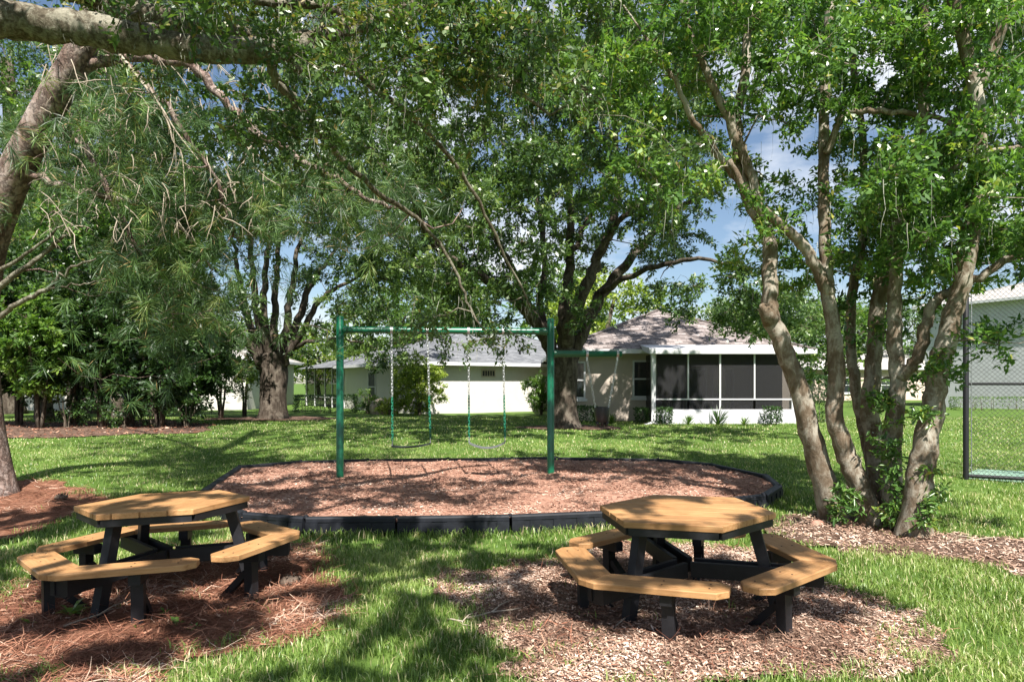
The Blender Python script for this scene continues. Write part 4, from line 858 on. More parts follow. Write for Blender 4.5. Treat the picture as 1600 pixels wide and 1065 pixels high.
# --- multi-stemmed tree on the right
def multi():
    x, y = 4.75, 8.3; z = gz(x, y)
    T = Tree('multi_stemmed_tree', (x, y, z), 'bright leafy tree with six leaning smooth stems on the right', 'tree', M['smooth_bark'], seed=43)
    b = lambda px, py, d: P(px, py, d)
    def foot(px, py, d): q = P(px, py, d); q.z = gz(q.x, q.y) - .12; return q
    st = [
        ([foot(1308, 815, 8.75), b(1292, 770, 8.7), b(1270, 690, 8.6), b(1240, 585, 8.5), b(1218, 530, 8.45), b(1203, 485, 8.4), b(1203, 430, 8.4), b(1200, 370, 8.5), b(1165, 300, 8.5), b(1150, 200, 8.6), b(1165, 100, 8.6), b(1170, -60, 8.6)], .165, .055),
        ([foot(1375, 815, 8.45), b(1338, 750, 8.4), b(1320, 700, 8.4), b(1304, 650, 8.35), b(1307, 590, 8.35), b(1303, 520, 8.3), b(1295, 465, 8.3), b(1290, 390, 8.4), b(1287, 270, 8.5), b(1290, 130, 8.6), b(1300, -60, 8.6)], .145, .06),
        ([foot(1388, 800, 8.9), b(1362, 720, 8.9), b(1346, 650, 9.0), b(1332, 570, 9.0), b(1330, 480, 9.1), b(1345, 380, 9.2), b(1350, 240, 9.3), b(1330, 60, 9.4), b(1330, -60, 9.4)], .10, .04),
        ([foot(1388, 800, 8.6), b(1366, 700, 8.7), b(1360, 620, 8.7), b(1368, 540, 8.8), b(1372, 470, 8.8), b(1390, 390, 8.9), b(1425, 290, 9.0), b(1490, 190, 9.1), b(1530, 90, 9.2), b(1550, -40, 9.2)], .14, .06),
        ([foot(1402, 815, 8.3), b(1392, 740, 8.3), b(1398, 660, 8.2), b(1402, 590, 8.2), b(1398, 520, 8.2), b(1400, 440, 8.2), b(1412, 350, 8.2), b(1440, 200, 8.1), b(1445, 60, 8.0), b(1440, -60, 8)], .135, .05),
        ([foot(1428, 842, 7.85), b(1434, 770, 7.8), b(1448, 690, 7.8), b(1462, 610, 7.8), b(1475, 545, 7.75), b(1492, 480, 7.7), b(1510, 400, 7.6), b(1525, 300, 7.6), b(1528, 180, 7.5), b(1510, 80, 7.5), b(1480, -40, 7.4)], .165, .07)]
    for pts, r0, r1 in st: T.limb(pts, r0 * .86, r1 * .86, 'stem', 14, flare=.75, rough=.065, jit=.008)
    for pts, r0, r1 in (
        ([b(1408, 590, 8.15), b(1432, 560, 8.0), b(1448, 505, 7.9), b(1462, 470, 7.85), b(1500, 450, 7.75), b(1550, 420, 7.6), b(1610, 380, 7.5)], .075, .04),
        ([b(1296, 460, 8.3), b(1268, 405, 8.25), b(1240, 368, 8.2), b(1200, 335, 8.1), b(1170, 310, 8.0), b(1140, 250, 7.9)], .08, .03),
        ([b(1195, 350, 8.45), b(1170, 265, 8.4), b(1145, 200, 8.3), b(1110, 130, 8.2), b(1080, 60, 8.1), b(1060, -40, 8)], .07, .03),
        ([b(1165, 300, 8.5), b(1120, 235, 8.3), b(1080, 180, 8.1), b(1050, 120, 8), b(1010, 60, 7.9)], .05, .02),
        ([b(1290, 240, 8.4), b(1320, 180, 8.2), b(1380, 175, 8), b(1480, 190, 7.8), b(1530, 240, 7.6)], .045, .02),
        ([b(1420, 340, 8.1), b(1450, 300, 7.9), b(1500, 260, 7.7), b(1560, 235, 7.5), b(1620, 230, 7.4)], .05, .02),
        ([b(1528, 130, 7.5), b(1560, 60, 7.4), b(1580, -20, 7.3)], .07, .05)): T.limb(pts, r0, r1, 'limb', 9, jit=.012)
    mb = MB(); q = P(1192, 484, 8.28); mb.tube([q + Vector((.14, .10, -.12)), q + Vector((.05, .04, .0)), q + Vector((.0, .01, .03)), q + Vector((-.035, -.02, .05))], [.11, .085, .055, .02], 12, rough=.16); mb.build('burl', T.bark, T.root, smooth=True, world=True)
    R = T.rng
    C = pxbox(R, 1020, 1250, -20, 330, 7.4, 9.6, 112) + pxbox(R, 1230, 1480, -20, 400, 7.3, 10.2, 155) + pxbox(R, 1450, 1660, -20, 430, 6.6, 9.4, 150) + pxbox(R, 1380, 1620, 320, 470, 6.9, 8.4, 44) + pxbox(R, 1340, 1400, 400, 470, 8, 9.3, 6) + pxbox(R, 1420, 1480, 470, 570, 8, 8.6, 8) + pxbox(R, 1530, 1640, 500, 560, 7, 7.6, 7) + pxbox(R, 1230, 1290, 430, 640, 8.6, 9, 6) + pxbox(R, 890, 1040, 0, 330, 7.6, 9.6, 32)
    up_ = ell(R, (4.9, 10.8, 9.8), (4.6, 1.7, 1.0), 40, 0, .5) + ell(R, (5.6, 8.0, 7.4), (2.0, 1.2, .7), 8, 0, .5)  # upper crown out of view, set back to shade the lawn behind
    # leafy sprouts low on the stems
    low = [P(px + R.normal(0, 9), py + R.normal(0, 12), d + R.normal(0, .05)) for px, py, d, n in ((1312, 790, 8.3, 7), (1335, 775, 8.25, 5), (1385, 700, 8.05, 6), (1400, 740, 8.0, 6), (1395, 790, 8.0, 7), (1440, 800, 7.55, 6), (1468, 770, 7.6, 5), (1440, 640, 7.6, 4), (1462, 570, 7.6, 4), (1390, 640, 8.05, 4)) for _ in range(n)]
    T.attach(C + low + up_, .04); T.foliage(up_, .5, 190, .13, .065, M['bright_leaf'], twr=.003, tipname='upper_foliage'); T.foliage(C, .34, 185, .082, .036, M['bright_leaf'], twr=.003, droop=.15, up=.3); T.foliage(low, .13, 34, .075, .03, M['bright_leaf'], six=True, twr=.0025, tipname='sprouts'); T.finish()
    strands(T, [q for q in T.nodes if q.z > 3.2 and q.x < 7.5][::3], 900, .45, M['moss'], wd=.003, curl=.12)
multi()
# --- leaning pine on the left
def tufts(T, C, per, L, wd, mat, seed, name='needles', droop=.5):
    r = np.random.default_rng(seed); C = np.array([tuple(c) for c in C]); n = len(C); ax = r.normal(0, 1, (n, 3)); ax[:, 2] -= .1; ax /= np.linalg.norm(ax, axis=1)[:, None]
    ci = np.repeat(np.arange(n), per); m = len(ci); D = ax[ci] * .75 + r.normal(0, .62, (m, 3)); D /= np.linalg.norm(D, axis=1)[:, None]
    pos = C[ci] + ax[ci] * r.uniform(-.10, .10, m)[:, None]; l = L * r.uniform(.7, 1.2, m); Sx = np.cross(D, r.normal(0, 1, (m, 3))); Sx /= np.linalg.norm(Sx, axis=1)[:, None]
    e = lambda k: k[:, None]; mid = pos + D * e(l * .55); mid[:, 2] -= l * .08 * droop; tip = pos + D * e(l); tip[:, 2] -= l * .4 * droop
    V = np.stack([pos, mid + Sx * wd, tip, mid - Sx * wd], 1).reshape(-1, 3); i = np.arange(m)[:, None] * 4
    tint = np.clip(.42 + r.normal(0, .26, n)[ci] + r.normal(0, .12, m), 0, .93); tint = np.where(r.random(m) < .03, 1.0, tint)
    o = obj_np(name, V, [i + np.array([[0, 1, 2, 3]])], mat, T.root, tint=np.repeat(tint, 4)); o['kind'] = 'stuff'
def pine():
    base = Vector((-7.72, 10.25, gz(-7.72, 10.25)))
    T = Tree('pine_tree', tuple(base), 'plated-bark pine leaning in from the left edge of the photograph', 'tree', M['pine_bark'], seed=44)
    T.limb([base - Vector((0, 0, .15)), P(-22, 700, 10.2), P(-34, 600, 10.1), P(-36, 500, 10), P(-22, 400, 9.9), P(2, 320, 9.7), P(38, 240, 9.5), P(78, 165, 9.3), P(118, 95, 9.1), P(150, 20, 9.0), P(190, -90, 9.0), P(215, -250, 9.0), P(230, -450, 9.2), P(240, -700, 9.5)], .29, .12, 'trunk', 20, flare=.25, rough=.025)
    for pts, r0, r1, mt in (
        ([P(110, 110, 9.1), P(200, 90, 9.2), P(290, 100, 9.3), P(345, 150, 9.4), P(400, 205, 9.5), P(500, 265, 9.8), P(570, 305, 10), P(640, 335, 10.2)], .085, .025, None),
        ([P(30, 265, 9.5), P(90, 290, 9.6), P(150, 305, 9.8), P(220, 320, 10), P(290, 360, 10.3), P(330, 420, 10.6)], .06, .02, None),
        ([P(60, 200, 9.4), P(130, 230, 9.5), P(190, 340, 9.7), P(215, 390, 9.9), P(250, 440, 10.1), P(270, 500, 10.2)], .05, .015, None),
        ([P(130, 60, 9), P(230, 130, 9.2), P(310, 240, 9.6), P(350, 310, 10), P(365, 370, 10.4)], .05, .018, None),
        ([P(-30, 520, 9.95), P(20, 480, 9.8), P(70, 452, 9.6), P(105, 422, 9.5), P(150, 404, 9.4)], .045, .012, 'dead'), ([P(-30, 470, 9.9), P(30, 425, 9.8), P(75, 390, 9.7), P(105, 366, 9.6)], .05, .02, 'dead'),
        ([P(-25, 440, 9.9), P(40, 395, 9.7), P(100, 352, 9.5)], .035, .012, 'dead'), ([P(70, 452, 9.6), P(110, 445, 9.5), P(145, 440, 9.4)], .016, .006, 'dead'),
        ([P(150, 20, 9), P(330, -40, 9.5), P(520, -20, 10.5), P(700, -60, 11.5)], .09, .03, None), ([P(190, -90, 9), P(60, -220, 10), P(-60, -250, 12)], .09, .03, None),
        ([P(215, -250, 9), P(420, -330, 10.5), P(640, -320, 12.5)], .09, .03, None), ([P(230, -450, 9.2), P(380, -560, 11), P(520, -600, 13)], .08, .03, None)):
        T.limb(pts, r0, r1, 'limb' if mt is None else 'dead_limb', 8, jit=.02, mat=None if mt is None else M['limb_bark'])
    R = T.rng
    C = pxbox(R, 120, 420, 150, 330, 9.0, 11.2, 120) + pxbox(R, 170, 370, 300, 450, 9.4, 11.4, 110) + pxbox(R, 200, 350, 430, 530, 9.8, 11.2, 50) + pxbox(R, 380, 470, 290, 350, 9.6, 11, 18) + pxbox(R, 440, 640, 250, 350, 9.6, 11.2, 60) + pxbox(R, 110, 220, 100, 260, 9.9, 10.8, 34) + pxbox(R, 300, 700, -40, 160, 10, 12.5, 60) + pxbox(R, -60, 130, 60, 330, 10.9, 12.6, 46)
    top = ell(R, (-3.6, 11.0, 11.5), (4.6, 4.2, 3.0), 170, .2)
    C = [Vector(c) for c in C]; T.attach(C + [Vector(c) for c in top], .035, sag=.12)
    tips = [c + Vector(R.normal(0, .16, 3)) for c in C for _ in range(3)] + [Vector(c) + Vector(R.normal(0, .25, 3)) for c in top for _ in range(4)]
    tufts(T, tips, 50, .22, .0044, M['needle'], 46); T.finish()
    # grey dead twigs hanging under the limbs
    mb = MB(); r = random.Random(9)
    for _ in range(190):
        p0 = P(r.uniform(60, 420), r.uniform(40, 360), r.uniform(8.6, 9.9)); d = Vector((r.uniform(-.2, .9), r.uniform(-.4, .2), r.uniform(-.9, .1))).normalized(); L = r.uniform(.15, .65); pts = [p0]
        for k in range(4): d = (d + Vector((r.uniform(-.4, .4), r.uniform(-.3, .3), r.uniform(-.55, .15)))).normalized(); pts.append(pts[-1] + d * L / 4)
        mb.tube(pts, [.008, .007, .006, .0045, .002], 4, cap=False)
        for q_ in (1, 2, 3):
            e_ = Vector((r.uniform(-1, 1), r.uniform(-1, 1), r.uniform(-1, .3))).normalized() * L * r.uniform(.15, .4); mb.tube([pts[q_], pts[q_] + e_ * .6, pts[q_] + e_ + Vector((0, 0, -.03))], [.003, .0025, .0012], 3, cap=False)
    for pts, r0 in (([P(175, 70, 9), P(215, 120, 8.9), P(250, 165, 8.8), P(275, 205, 8.8), P(310, 250, 8.8)], .022), ([P(230, 130, 8.8), P(262, 190, 8.8), P(270, 220, 8.8), P(285, 245, 8.8), P(290, 330, 8.8)], .012)):
        mb.tube(smooth_path(pts, 4), list(np.linspace(r0, .006, 4 * (len(pts) - 1) + 1)), 6, cap=False)
    mb.build('dead_twigs', M['dead_twig'], T.root, smooth=True, world=True)['kind'] = 'stuff'
pine()
# --- live oak reaching over the camera from the left
def live_oak():
    x, y = -6.6, 2.2
    T = Tree('live_oak_tree', (x, y, 0), 'mossy live oak whose grey limb crosses the upper left overhead', 'tree', M['limb_bark'], seed=45)
    T.limb([(x, y, -.15), (x + .05, y, 1.2), (x + .1, y + .1, 2.4), (x + .2, y + .3, 3.2)], .38, .33, 'trunk', 18, flare=.5, rough=.05)
    for pts, r0, r1 in (
        ([(x + .1, y + .2, 2.6), P(-250, 60, 4.8), P(-100, 20, 5.5), P(0, 30, 5.8), P(110, 42, 6.0), P(190, 55, 6.0), P(260, 68, 6.1), P(330, 78, 6.1), P(420, 78, 6.2), P(480, 66, 6.4), P(560, 40, 6.7), P(640, 10, 7), P(760, -60, 7.3), P(900, -140, 7.4)], .19, .05),
        ([(x + .2, y + .3, 3.1), P(-120, -140, 5.6), P(60, -40, 6.2), P(170, 0, 6.5), P(230, 22, 6.5), P(275, 32, 6.5), P(330, 50, 6.7), P(400, 58, 7), P(470, 110, 7.4)], .16, .05),
        ([P(262, 30, 6.5), P(300, 12, 6.5), P(340, -12, 6.5), P(420, -60, 6.6)], .05, .03),
        ([P(420, 80, 6.2), P(428, 118, 6.5), P(470, 170, 7.0), P(520, 232, 7.6), P(580, 290, 8.2), P(650, 340, 8.8), P(700, 400, 9.1), P(730, 470, 9.3), P(760, 520, 9.4)], .05, .012),
        ([P(480, 66, 6.4), P(540, 100, 6.7), P(600, 150, 7.1), P(680, 220, 7.7), P(740, 300, 8.2), P(790, 400, 8.7), P(830, 480, 9.0)], .045, .01),
        ([P(400, 0, 6.6), P(500, 10, 6.6), P(540, 25, 6.6), P(640, 60, 6.8), P(760, 110, 7.1), P(860, 180, 7.4)], .05, .015),
        ([(x + .1, y, 3.0), (-4.6, .6, 5.6), (-2.4, -.2, 6.6), (0, .4, 7.2), (2.2, 1.6, 7.6)], .17, .04),
        ([(x, y - .2, 3.0), (-6, -1.5, 5.5), (-4, -3, 7), (-1.5, -3.5, 7.5)], .15, .04),
        ([(-2.4, -.2, 6.6), (-1.8, 1.5, 7.0), (-1, 3.2, 7.4), (0.2, 4.8, 7.6)], .08, .03)): T.limb(pts, r0, r1, 'limb', 12, jit=.012, rough=.07)
    R = T.rng
    C = pxbox(R, 430, 760, -30, 210, 5.8, 7.0, 84) + pxbox(R, 720, 960, -30, 150, 5.6, 6.6, 42) + pxbox(R, 0, 460, -60, 40, 5.6, 7.2, 36) + pxbox(R, 660, 820, 450, 500, 9.1, 9.5, 5)
    C += [P(px, py, 9.35) for px, py in ((625, 530), (655, 520), (705, 535), (735, 540), (770, 528), (800, 520))]
    over = ell(R, (-3.6, -1.0, 7.4), (2.8, 2.6, .9), 62, 0, .5) + ell(R, (-3.4, 3.4, 7.4), (2.2, 1.6, .6), 22, 0, .5) + ell(R, (0.0, -1.2, 7.2), (1.7, 1.8, .6), 17, 0, .5) + ell(R, (0.0, 1.6, 7.2), (2.0, .9, .5), 22, 0, .45) + ell(R, (2.7, 0.3, 7.2), (1.7, .9, .5), 16, 0, .5)  # unseen crown clumps, placed and thickened for the dapples they cast
    sel = [i for i, q in enumerate(T.nodes) if T.nr[i] > .06 and q.y > 4.5 and q.z > 3]; limb_nodes = [T.nodes[i].lerp(T.nodes[min(i + 1, len(T.nodes) - 1)], f) for i in sel for f in (0, .25, .5, .75)]; limb_r = [T.nr[i] for i in sel for f in range(4)]
    T.attach(C + over, .03, sag=.05); T.foliage(C, .36, 150, .07, .031, M['oak_leaf'], twr=.003, droop=.35); T.foliage(over, .42, 300, .13, .062, M['oak_leaf'], twr=.004, droop=.3, tipname='upper_foliage'); T.finish()
    strands(T, [q for q, r_ in zip(limb_nodes, limb_r) for _ in range(1 + int(r_ * 60))], 5200, .05, M['moss'], name='limb_moss', wd=.0045, spread=.055, curl=.6, seed=8)
    strands(T, [q for q in T.nodes if q.y > 4.5 and q.z < 7][::2], 900, .35, M['moss'], wd=.0025, curl=.25, seed=6)
live_oak()

# --- shrubs, hedges, background trees
def shrub(name, px, py, d, w_, h_, n, label, cat, mat, leaf, lw, per, clear=0.1, stems=5, group=None, seed=1, base=None, rc=.3, bark='twig', dens=.2):
    x = (px - 800) / FOC * d; z = gz(x, d) if base is None else base
    T = Tree(name, (x, d, z), label, cat, M[bark], group, seed); r = T.rng
    for k in range(stems):
        a = 2 * math.pi * k / stems + r.uniform(-.4, .4); q = Vector((math.cos(a), math.sin(a), 0)); f = r.uniform(.3, .75)
        T.limb([Vector((x, d, z - .08)) + q * .06 * w_ * .3, Vector((x, d, z + h_ * .35)) + q * w_ * .14 * f, Vector((x, d, z + h_ * .75)) + q * w_ * .36 * f], .012 + .010 * h_, .008 + .003 * h_, 'stem', 6, per=3, jit=.02)
    C = ell(r, (x, d, z + h_ * (.5 + clear / 2)), (w_ / 2, min(w_ / 2, 2.4), h_ * (1 - clear) / 2), n, dens)
    T.attach(C, .02); T.foliage(C, rc, per, leaf, lw, mat, twr=.004, droop=.15, tipname='foliage'); T.finish()
    return T
def row():
    grp = 'dark trees of the left hedgerow'
    for i, (px, d, w_, h_, lab, mt, cl) in enumerate((
        (-30, 20.5, 3.4, 5.8, 'dark shrub tree cut off by the left edge', 'dark_leaf', .25), (30, 21.6, 2.6, 5.2, 'slim shrub tree beside the left-edge shrub, pale wall behind', 'dark_leaf', .3),
        (62, 19.9, 2.2, 4.2, 'v-stemmed open shrub with thin crossing stems near the left edge', 'back_leaf', .38), (118, 21.2, 3.0, 5.6, 'tall dark evergreen behind the v-stemmed shrub', 'dark_leaf', .3),
        (160, 20.6, 2.8, 5.0, 'dense dark evergreen in the middle of the hedgerow', 'dark_leaf', .2), (205, 20.9, 2.6, 4.8, 'dark evergreen under the lowest pine needles', 'dark_leaf', .24),
        (250, 20.4, 2.6, 4.3, 'rounded dark evergreen near the right end of the hedgerow', 'dark_leaf', .22), (290, 21.4, 2.4, 4.0, 'last dark evergreen of the hedgerow towards the massive oak', 'dark_leaf', .26))):
        shrub('hedgerow_tree', px, 670, d, w_ * 1.12, h_, 88, lab, 'tree', M[mt], .15, .075, 150, cl * .55, 5, grp, 60 + i, rc=.42, bark='oak_bark')
    shrub('small_tree', 345, 655, 25.5, 2.6, 3.6, 60, 'small open tree with thin dark stems left of the massive oak', 'tree', M['back_leaf'], .12, .05, 90, .3, 4, None, 71, rc=.4, bark='oak_bark')
    shrub('small_tree', 382, 655, 27.5, 2.2, 3.2, 40, 'wispy pale shrub touching the massive oak trunk', 'tree', M['back_leaf'], .12, .05, 80, .2, 4, None, 72, rc=.4, bark='oak_bark')
    for i, px in enumerate((105, 190, 240, 292)): shrub('low_bush', px, 670, 20.4, 1.7, 1.2, 18, ('low bush at the foot of the tall dark evergreen', 'low bush under the middle hedgerow trees', 'low bush below the rounded dark evergreen', 'low bush at the right end of the hedgerow')[i], 'bush', M['dark_leaf'], .09, .045, 110, .05, 4, 'low bushes under the hedgerow', 75 + i, rc=.25)
row()
shrub('yellow_green_shrub', 655, 650, 29.3, 2.5, 2.7, 90, 'upright yellow-green shrub before the left house wall', 'shrub', M['lime_leaf'], .11, .05, 130, .06, 6, None, 81, rc=.33)
shrub('leafy_plant', 845, 640, 30.0, 1.5, 1.75, 34, 'light green leafy plant at the oak trunk and left house', 'plant', M['back_leaf'], .17, .06, 70, .05, 5, None, 82, rc=.3)
shrub('low_shrub', 610, 648, 30.2, 1.3, .75, 22, 'low bright shrub left of the yellow-green shrub', 'shrub', M['lime_leaf'], .10, .04, 90, .0, 5, None, 83, rc=.24)
shrub('low_shrub', 575, 648, 31.5, 1.2, 1.1, 22, 'dark low shrub beside the pale boulder', 'shrub', M['back_leaf'], .11, .04, 90, .0, 5, None, 84, rc=.26)
def box_hedge(name, x0, x1, d, h_, lab, mat, seed, dep=.55, cat='bush', group=None, per=1100):
    x = (x0 + x1) / 2; z = gz(x, d); root = empty(name, (x, d, z), lab, cat, group); r = np.random.default_rng(seed); n = int(per * max(.5, (x1 - x0)) * h_ / .5)
    p = np.stack([r.uniform(x0, x1, n), r.uniform(d - dep / 2, d + dep / 2, n), z + r.uniform(.04, h_, n)], -1); ax = r.integers(0, 3, n); side = r.random(n) < .5
    p[:, 1] = np.where(ax == 0, d - dep / 2 + np.abs(r.normal(0, .04, n)), p[:, 1]); p[:, 2] = np.where(ax == 1, z + h_ - np.abs(r.normal(0, .05, n)), p[:, 2])
    p[:, 0] = np.where(ax == 2, np.where(side, x0 + np.abs(r.normal(0, .04, n)), x1 - np.abs(r.normal(0, .04, n))), p[:, 0])
    D = r.normal(0, 1, (n, 3)); D[:, 2] += .4; D /= np.linalg.norm(D, axis=1)[:, None]; Sx = np.cross(D, r.normal(0, 1, (n, 3))); Sx /= np.linalg.norm(Sx, axis=1)[:, None]
    l = .075 * r.uniform(.7, 1.3, n)[:, None]; V = np.stack([p, p + D * l * .5 + Sx * l * .25, p + D * l, p + D * l * .5 - Sx * l * .25], 1).reshape(-1, 3)
    o = obj_np('foliage', V, [np.arange(n)[:, None] * 4 + np.array([[0, 1, 2, 3]])], mat, root, tint=np.repeat(np.clip(r.normal(.5, .2, n), 0, 1), 4)); o['kind'] = 'stuff'
    mb = MB()
    for k in range(max(3, int((x1 - x0) * 4))):
        xx = r.uniform(x0 + .08, x1 - .08); mb.tube([(xx, d, z - .05), (xx + r.normal(0, .04), d + r.normal(0, .06), z + h_ * .5), (xx + r.normal(0, .08), d + r.normal(0, .1), z + h_ * .85)], [.014, .011, .006], 5)
    mb.build('stems', M['twig'], root, world=True)['kind'] = 'stuff'
g = 'clipped bushes along the taupe house'
def pxx(px, d): return (px - 800) / FOC * d
for i, (a, b, d, h_, lab) in enumerate(((893, 932, 22.9, .55, 'low clipped bush beside the oak trunk under the first window'), (993, 1012, 22.7, .50, 'cubic clipped bush under the porch-side window'), (1027, 1048, 21.9, .52, 'cubic clipped bush just right of the downspout'), (1196, 1217, 21.9, .54, 'cubic clipped bush before the white knee wall behind the leftmost stem'))):
    box_hedge('clipped_bush', pxx(a, d), pxx(b, d), d, h_, lab, M['dark_leaf'], 90 + i, group=g, per=1500)
q = [('spiky_plant', 1122, 21.9, .75, 'dark spiky plant before the middle of the knee wall'), ('spiky_plant', 1075, 21.95, .42, 'small grey-green plant before the left of the knee wall'), ('spiky_plant', 1163, 21.95, .38, 'small tufted plant before the right of the knee wall'), ('spiky_plant', 957, 22.9, .42, 'small leafy plant under the bucket swing by the wall')]
for i, (nm, px, d, h_, lab) in enumerate(q):
    x = pxx(px, d); z = gz(x, d); root = empty(nm, (x, d, z), lab, 'plant', 'plants along the taupe house'); mb = MB(); r = random.Random(i)
    for k in range(34):
        a = r.uniform(0, 6.28); e = r.uniform(.3, 1.35); L = h_ * r.uniform(.7, 1.15); dv = Vector((math.cos(a) * math.cos(e), math.sin(a) * math.cos(e), math.sin(e))); sd = Vector((-math.sin(a), math.cos(a), 0)) * .02; p0 = Vector((x, d, z))
        m1 = p0 + dv * L * .55; tp = p0 + dv * L - Vector((0, 0, L * .15)); mb.add([p0 - sd * .5, p0 + sd * .5, m1 + sd, m1 - sd, tp], [(0, 1, 2, 3), (3, 2, 4)], r.random())
    o = mb.build('leaves', M['dark_leaf'] if i == 0 else M['back_leaf'], root, tint=True, world=True); o['kind'] = 'stuff'
box_hedge('lanai_hedge', pxx(462, 33), pxx(556, 33), 33, .85, 'dark hedge along the left house lanai', M['dark_leaf'], 99, .8, 'hedge', per=700)
box_hedge('corner_hedge', pxx(1246, 23.5), pxx(1300, 23.5), 23.5, 1.55, 'tall dark hedge right of the porch behind the stems', M['dark_leaf'], 98, .8, 'hedge', per=1000)
box_hedge('far_hedge', pxx(1330, 40), pxx(1400, 40), 40, 1.6, 'far hedge before the pink house', M['back_leaf'], 97, 1.0, 'hedge', per=300)
box_hedge('wall_planting', pxx(1490, 36), pxx(1640, 36), 36, .7, 'low planting along the white house wall', M['back_leaf'], 96, .9, 'hedge', per=300)
def far_tree(px, d, h_, w_, lab, mat, seed, leaf=.30, n=110, per=70, low=.28):
    if d < 40: n = int(n * 1.6); leaf = .19; per = 140
    x = pxx(px, d); z = .32
    T = Tree('background_tree', (x, d, z), lab, 'tree', M['oak_bark'], 'trees beyond the houses', seed); r = T.rng
    T.limb([(x, d, z - .2), (x + r.normal(0, .2), d, z + h_ * .25), (x + r.normal(0, .4), d, z + h_ * .5), (x + r.normal(0, .5), d, z + h_ * .8)], .035 * h_, .012 * h_, 'trunk', 10, flare=.3)
    for k in range(5):
        a = 2 * math.pi * k / 5 + r.uniform(-.4, .4); zz = z + h_ * r.uniform(.25, .45); e = Vector((math.cos(a), math.sin(a), .9)) * w_ * .3
        T.limb([(x, d, zz), Vector((x, d, zz)) + e * .5 + Vector((0, 0, .2)), Vector((x, d, zz)) + e], .014 * h_, .005 * h_, 'limb', 7)
    C = ell(r, (x, d, z + h_ * (.5 + low / 2)), (w_ / 2, w_ / 2, h_ * (1 - low) / 2), n, .45)
    T.attach(C, .08); T.foliage(C, w_ * .13, per, leaf, leaf * .5, mat, twr=.01, droop=.2); T.finish()
for i, a in enumerate((
    (945, 44, 8.6, 7.5, 'bright green tree right of the forked oak above the roof', M['lime_leaf']), (880, 50, 10.5, 8, 'tall bright tree showing through the forked oak limbs', M['back_leaf']),
    (610, 50, 8.2, 9, 'mid green tree above the left house roof', M['back_leaf']), (690, 55, 11, 9, 'tall tree behind the grey roof ridge', M['back_leaf']),
    (500, 58, 5.6, 9, 'pale tree left of the grey roof beyond the lanai', M['lime_leaf']), (390, 55, 6.2, 10, 'broad tree behind the massive oak trunk', M['back_leaf']), (70, 25, 9, 6.5, 'tall leafy tree rising over the left end of the hedgerow', M['bright_leaf']), (190, 26.5, 9.5, 6.5, 'tall leafy tree rising over the middle of the hedgerow', M['back_leaf']),
    (225, 34, 15.5, 8, 'broad tree behind the right end of the hedgerow', M['far_oak_leaf']), (130, 32, 18, 9, 'broad tree behind the middle of the hedgerow', M['back_leaf']), (10, 31, 20, 9.5, 'broad tree behind the left end of the hedgerow', M['far_oak_leaf']),
    (1200, 46, 8, 8, 'dark tree behind the right end of the brown roof', M['far_oak_leaf']), (1300, 50, 7.5, 8, 'tree behind the porch end seen between stems', M['back_leaf']), (1390, 62, 9, 10, 'far tree above the pink house', M['far_oak_leaf']), (1120, 52, 7.8, 8, 'distant tree hidden behind the brown roof peak', M['far_oak_leaf']))):
    far_tree(*a, 110 + i)
shrub('young_oak', 1140, 600, 17.5, 4.4, 3.2, 60, 'leafy bough mass hanging before the brown roof', 'tree', M['far_oak_leaf'], .1, .045, 150, .0, 0, None, 140, base=3.15, rc=.42) if False else None

# ------------------------------------------------------------------ small things on the ground
def seedling(px, py, h_, lab, seed, big=False):
    x, y = G(px, py); z = gz(x, y) + .015; root = empty('seedling', (x, y, z), lab, 'plant', 'weed seedlings in the pine straw'); r = random.Random(seed); mb = MB()
    for k in range(9 if big else 7):
        a = r.uniform(0, 6.28); e = r.uniform(.25, 1.1); L = h_ * r.uniform(.7, 1.2); dv = Vector((math.cos(a) * math.cos(e), math.sin(a) * math.cos(e), math.sin(e))); sd = Vector((-math.sin(a), math.cos(a), 0)) * L * .17; p0 = Vector((x, y, z + h_ * .15 * r.random()))
        m1 = p0 + dv * L * .55; tp = p0 + dv * L - Vector((0, 0, L * .25)); mb.add([p0 - sd * .2, p0 + sd * .2, m1 + sd, m1 - sd, tp], [(0, 1, 2, 3), (3, 2, 4)], r.uniform(.4, 1))
    o = mb.build('leaves', M['bright_leaf'], root, tint=True, world=True)
    mb = MB(); mb.tube([(x, y, z - .03), (x, y, z + h_ * .3)], .003, 5); mb.build('stem', M['bright_leaf'], root, world=True)
for i, (px, py, h_, lab) in enumerate(((110, 965, .17, 'broad-leaved weed at the left bench bend'), (258, 962, .07, 'small weed right of the front bench leg'), (276, 980, .09, 'star-shaped weed in front of the left table bench'), (45, 978, .08, 'pale weed near the left photo edge'), (305, 985, .06, 'tiny weed furthest right of the star-shaped weed'), (70, 950, .09, 'thin weed under the left bench bend'), (1042, 1046, .06, 'tiny green weed in the chips before the right table'))):
    seedling(px, py, h_, lab, 150 + i, i == 0)
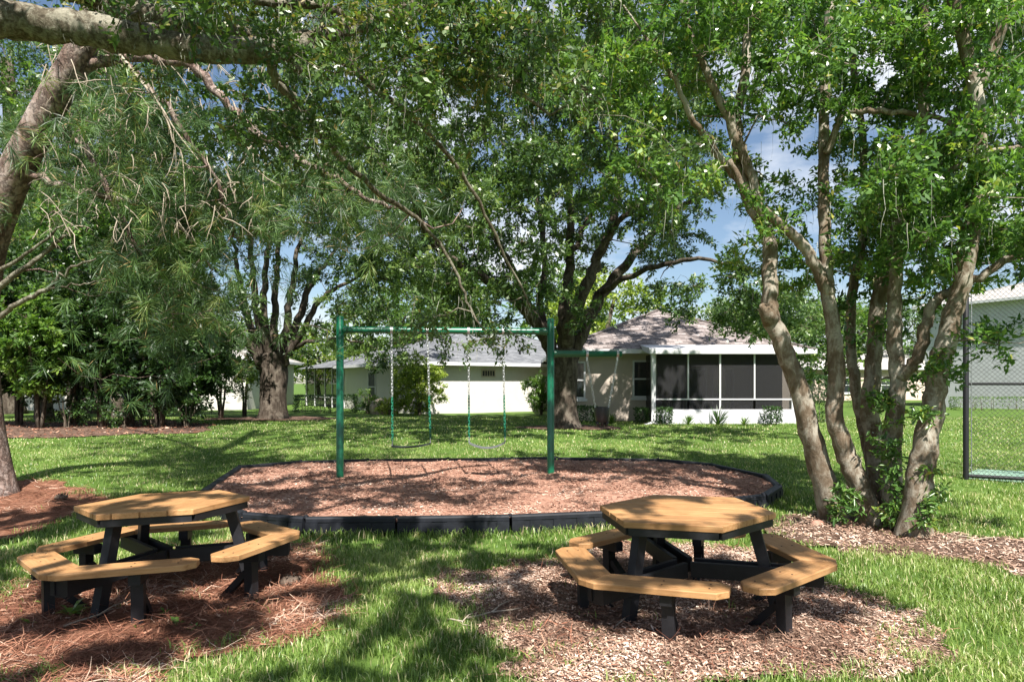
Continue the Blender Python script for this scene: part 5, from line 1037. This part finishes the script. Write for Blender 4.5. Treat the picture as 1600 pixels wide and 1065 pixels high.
def stick(px0, py0, px1, py1, r_, lab, seed):
    a = G(px0, py0); b = G(px1, py1); r = random.Random(seed); A = Vector((*a, gz(*a) + .035)); B = Vector((*b, gz(*b) + .04)); pts = [A.lerp(B, t) + Vector((r.uniform(-.03, .03), r.uniform(-.03, .03), r.uniform(0, .015))) * (0 < t < 1) for t in (0, .25, .5, .75, 1)]
    root = empty('fallen_stick', tuple(A), lab, 'stick', 'fallen sticks in the mulch'); mb = MB(); mb.tube(pts, [r_, r_ * .9, r_ * .8, r_ * .6, r_ * .35], 6); mb.build('shaft', M['dead_twig'], root, smooth=True, world=True)
    mb = MB(); c = pts[2]; mb.tube([c, c + (B - A) * .12 + Vector((.02, .06, .03)), c + (B - A) * .3 + Vector((.02, .12, .03))], [r_ * .6, r_ * .5, r_ * .2], 5); mb.build('side_twig', M['dead_twig'], root, smooth=True, world=True)
for i, a in enumerate(((730, 972, 815, 957, .010, 'pale stick lying left of the right table bench'), (700, 975, 735, 985, .007, 'short stick at the grass edge left of the right table'), (962, 985, 1005, 955, .006, 'curved thin twig under the right table'), (1225, 930, 1300, 915, .008, 'stick right of the right table bench'), (100, 985, 195, 955, .008, 'thin stick behind the front bench leg of the left table'), (1560, 845, 1480, 852, .010, 'stick on the mulch right of the stems'))): stick(*a, 170 + i)
for i, (px, py, lab) in enumerate(((453, 916, 'fallen pine cone right of the left table'), (95, 782, 'fallen pine cone near the pine trunk'))):
    x, y = G(px, py); r = .055; mb = MB(); c = Vector((x, y, gz(x, y) + .05)); ax = Vector((.8, .3, .1)).normalized()
    mb.tube([c - ax * .08, c - ax * .05, c, c + ax * .06, c + ax * .09], [.02, .045, .05, .03, .008], 9)
    rr = random.Random(i)
    for k in range(70):
        t = rr.uniform(-.07, .08); q = Vector((rr.gauss(0, 1), rr.gauss(0, 1), rr.gauss(0, 1))); q = (q - ax * q.dot(ax)).normalized(); p0 = c + ax * t + q * .03; sd = ax.cross(q) * .014; tp = p0 + q * .035 + ax * .012; mb.add([p0 - sd, p0 + sd, tp + sd * .7, tp - sd * .7, tp + ax * .01], [(0, 1, 2, 3), (3, 2, 4)])
    tag(mb.build('pine_cone', M['cone']), lab, 'pine cone', 'fallen pine cones')
M['clay'] = noise_mat('clay', [(0.3, (0.22, 0.10, 0.07)), (0.7, (0.42, 0.24, 0.18))], scale=9, bs=.5)
x, y = G(1277, 822); blob('clay_stone', (x, y, gz(x, y) + .03), .075, M['clay'], 'reddish stone at the foot of the leftmost stem', 'stone', 8, .7)
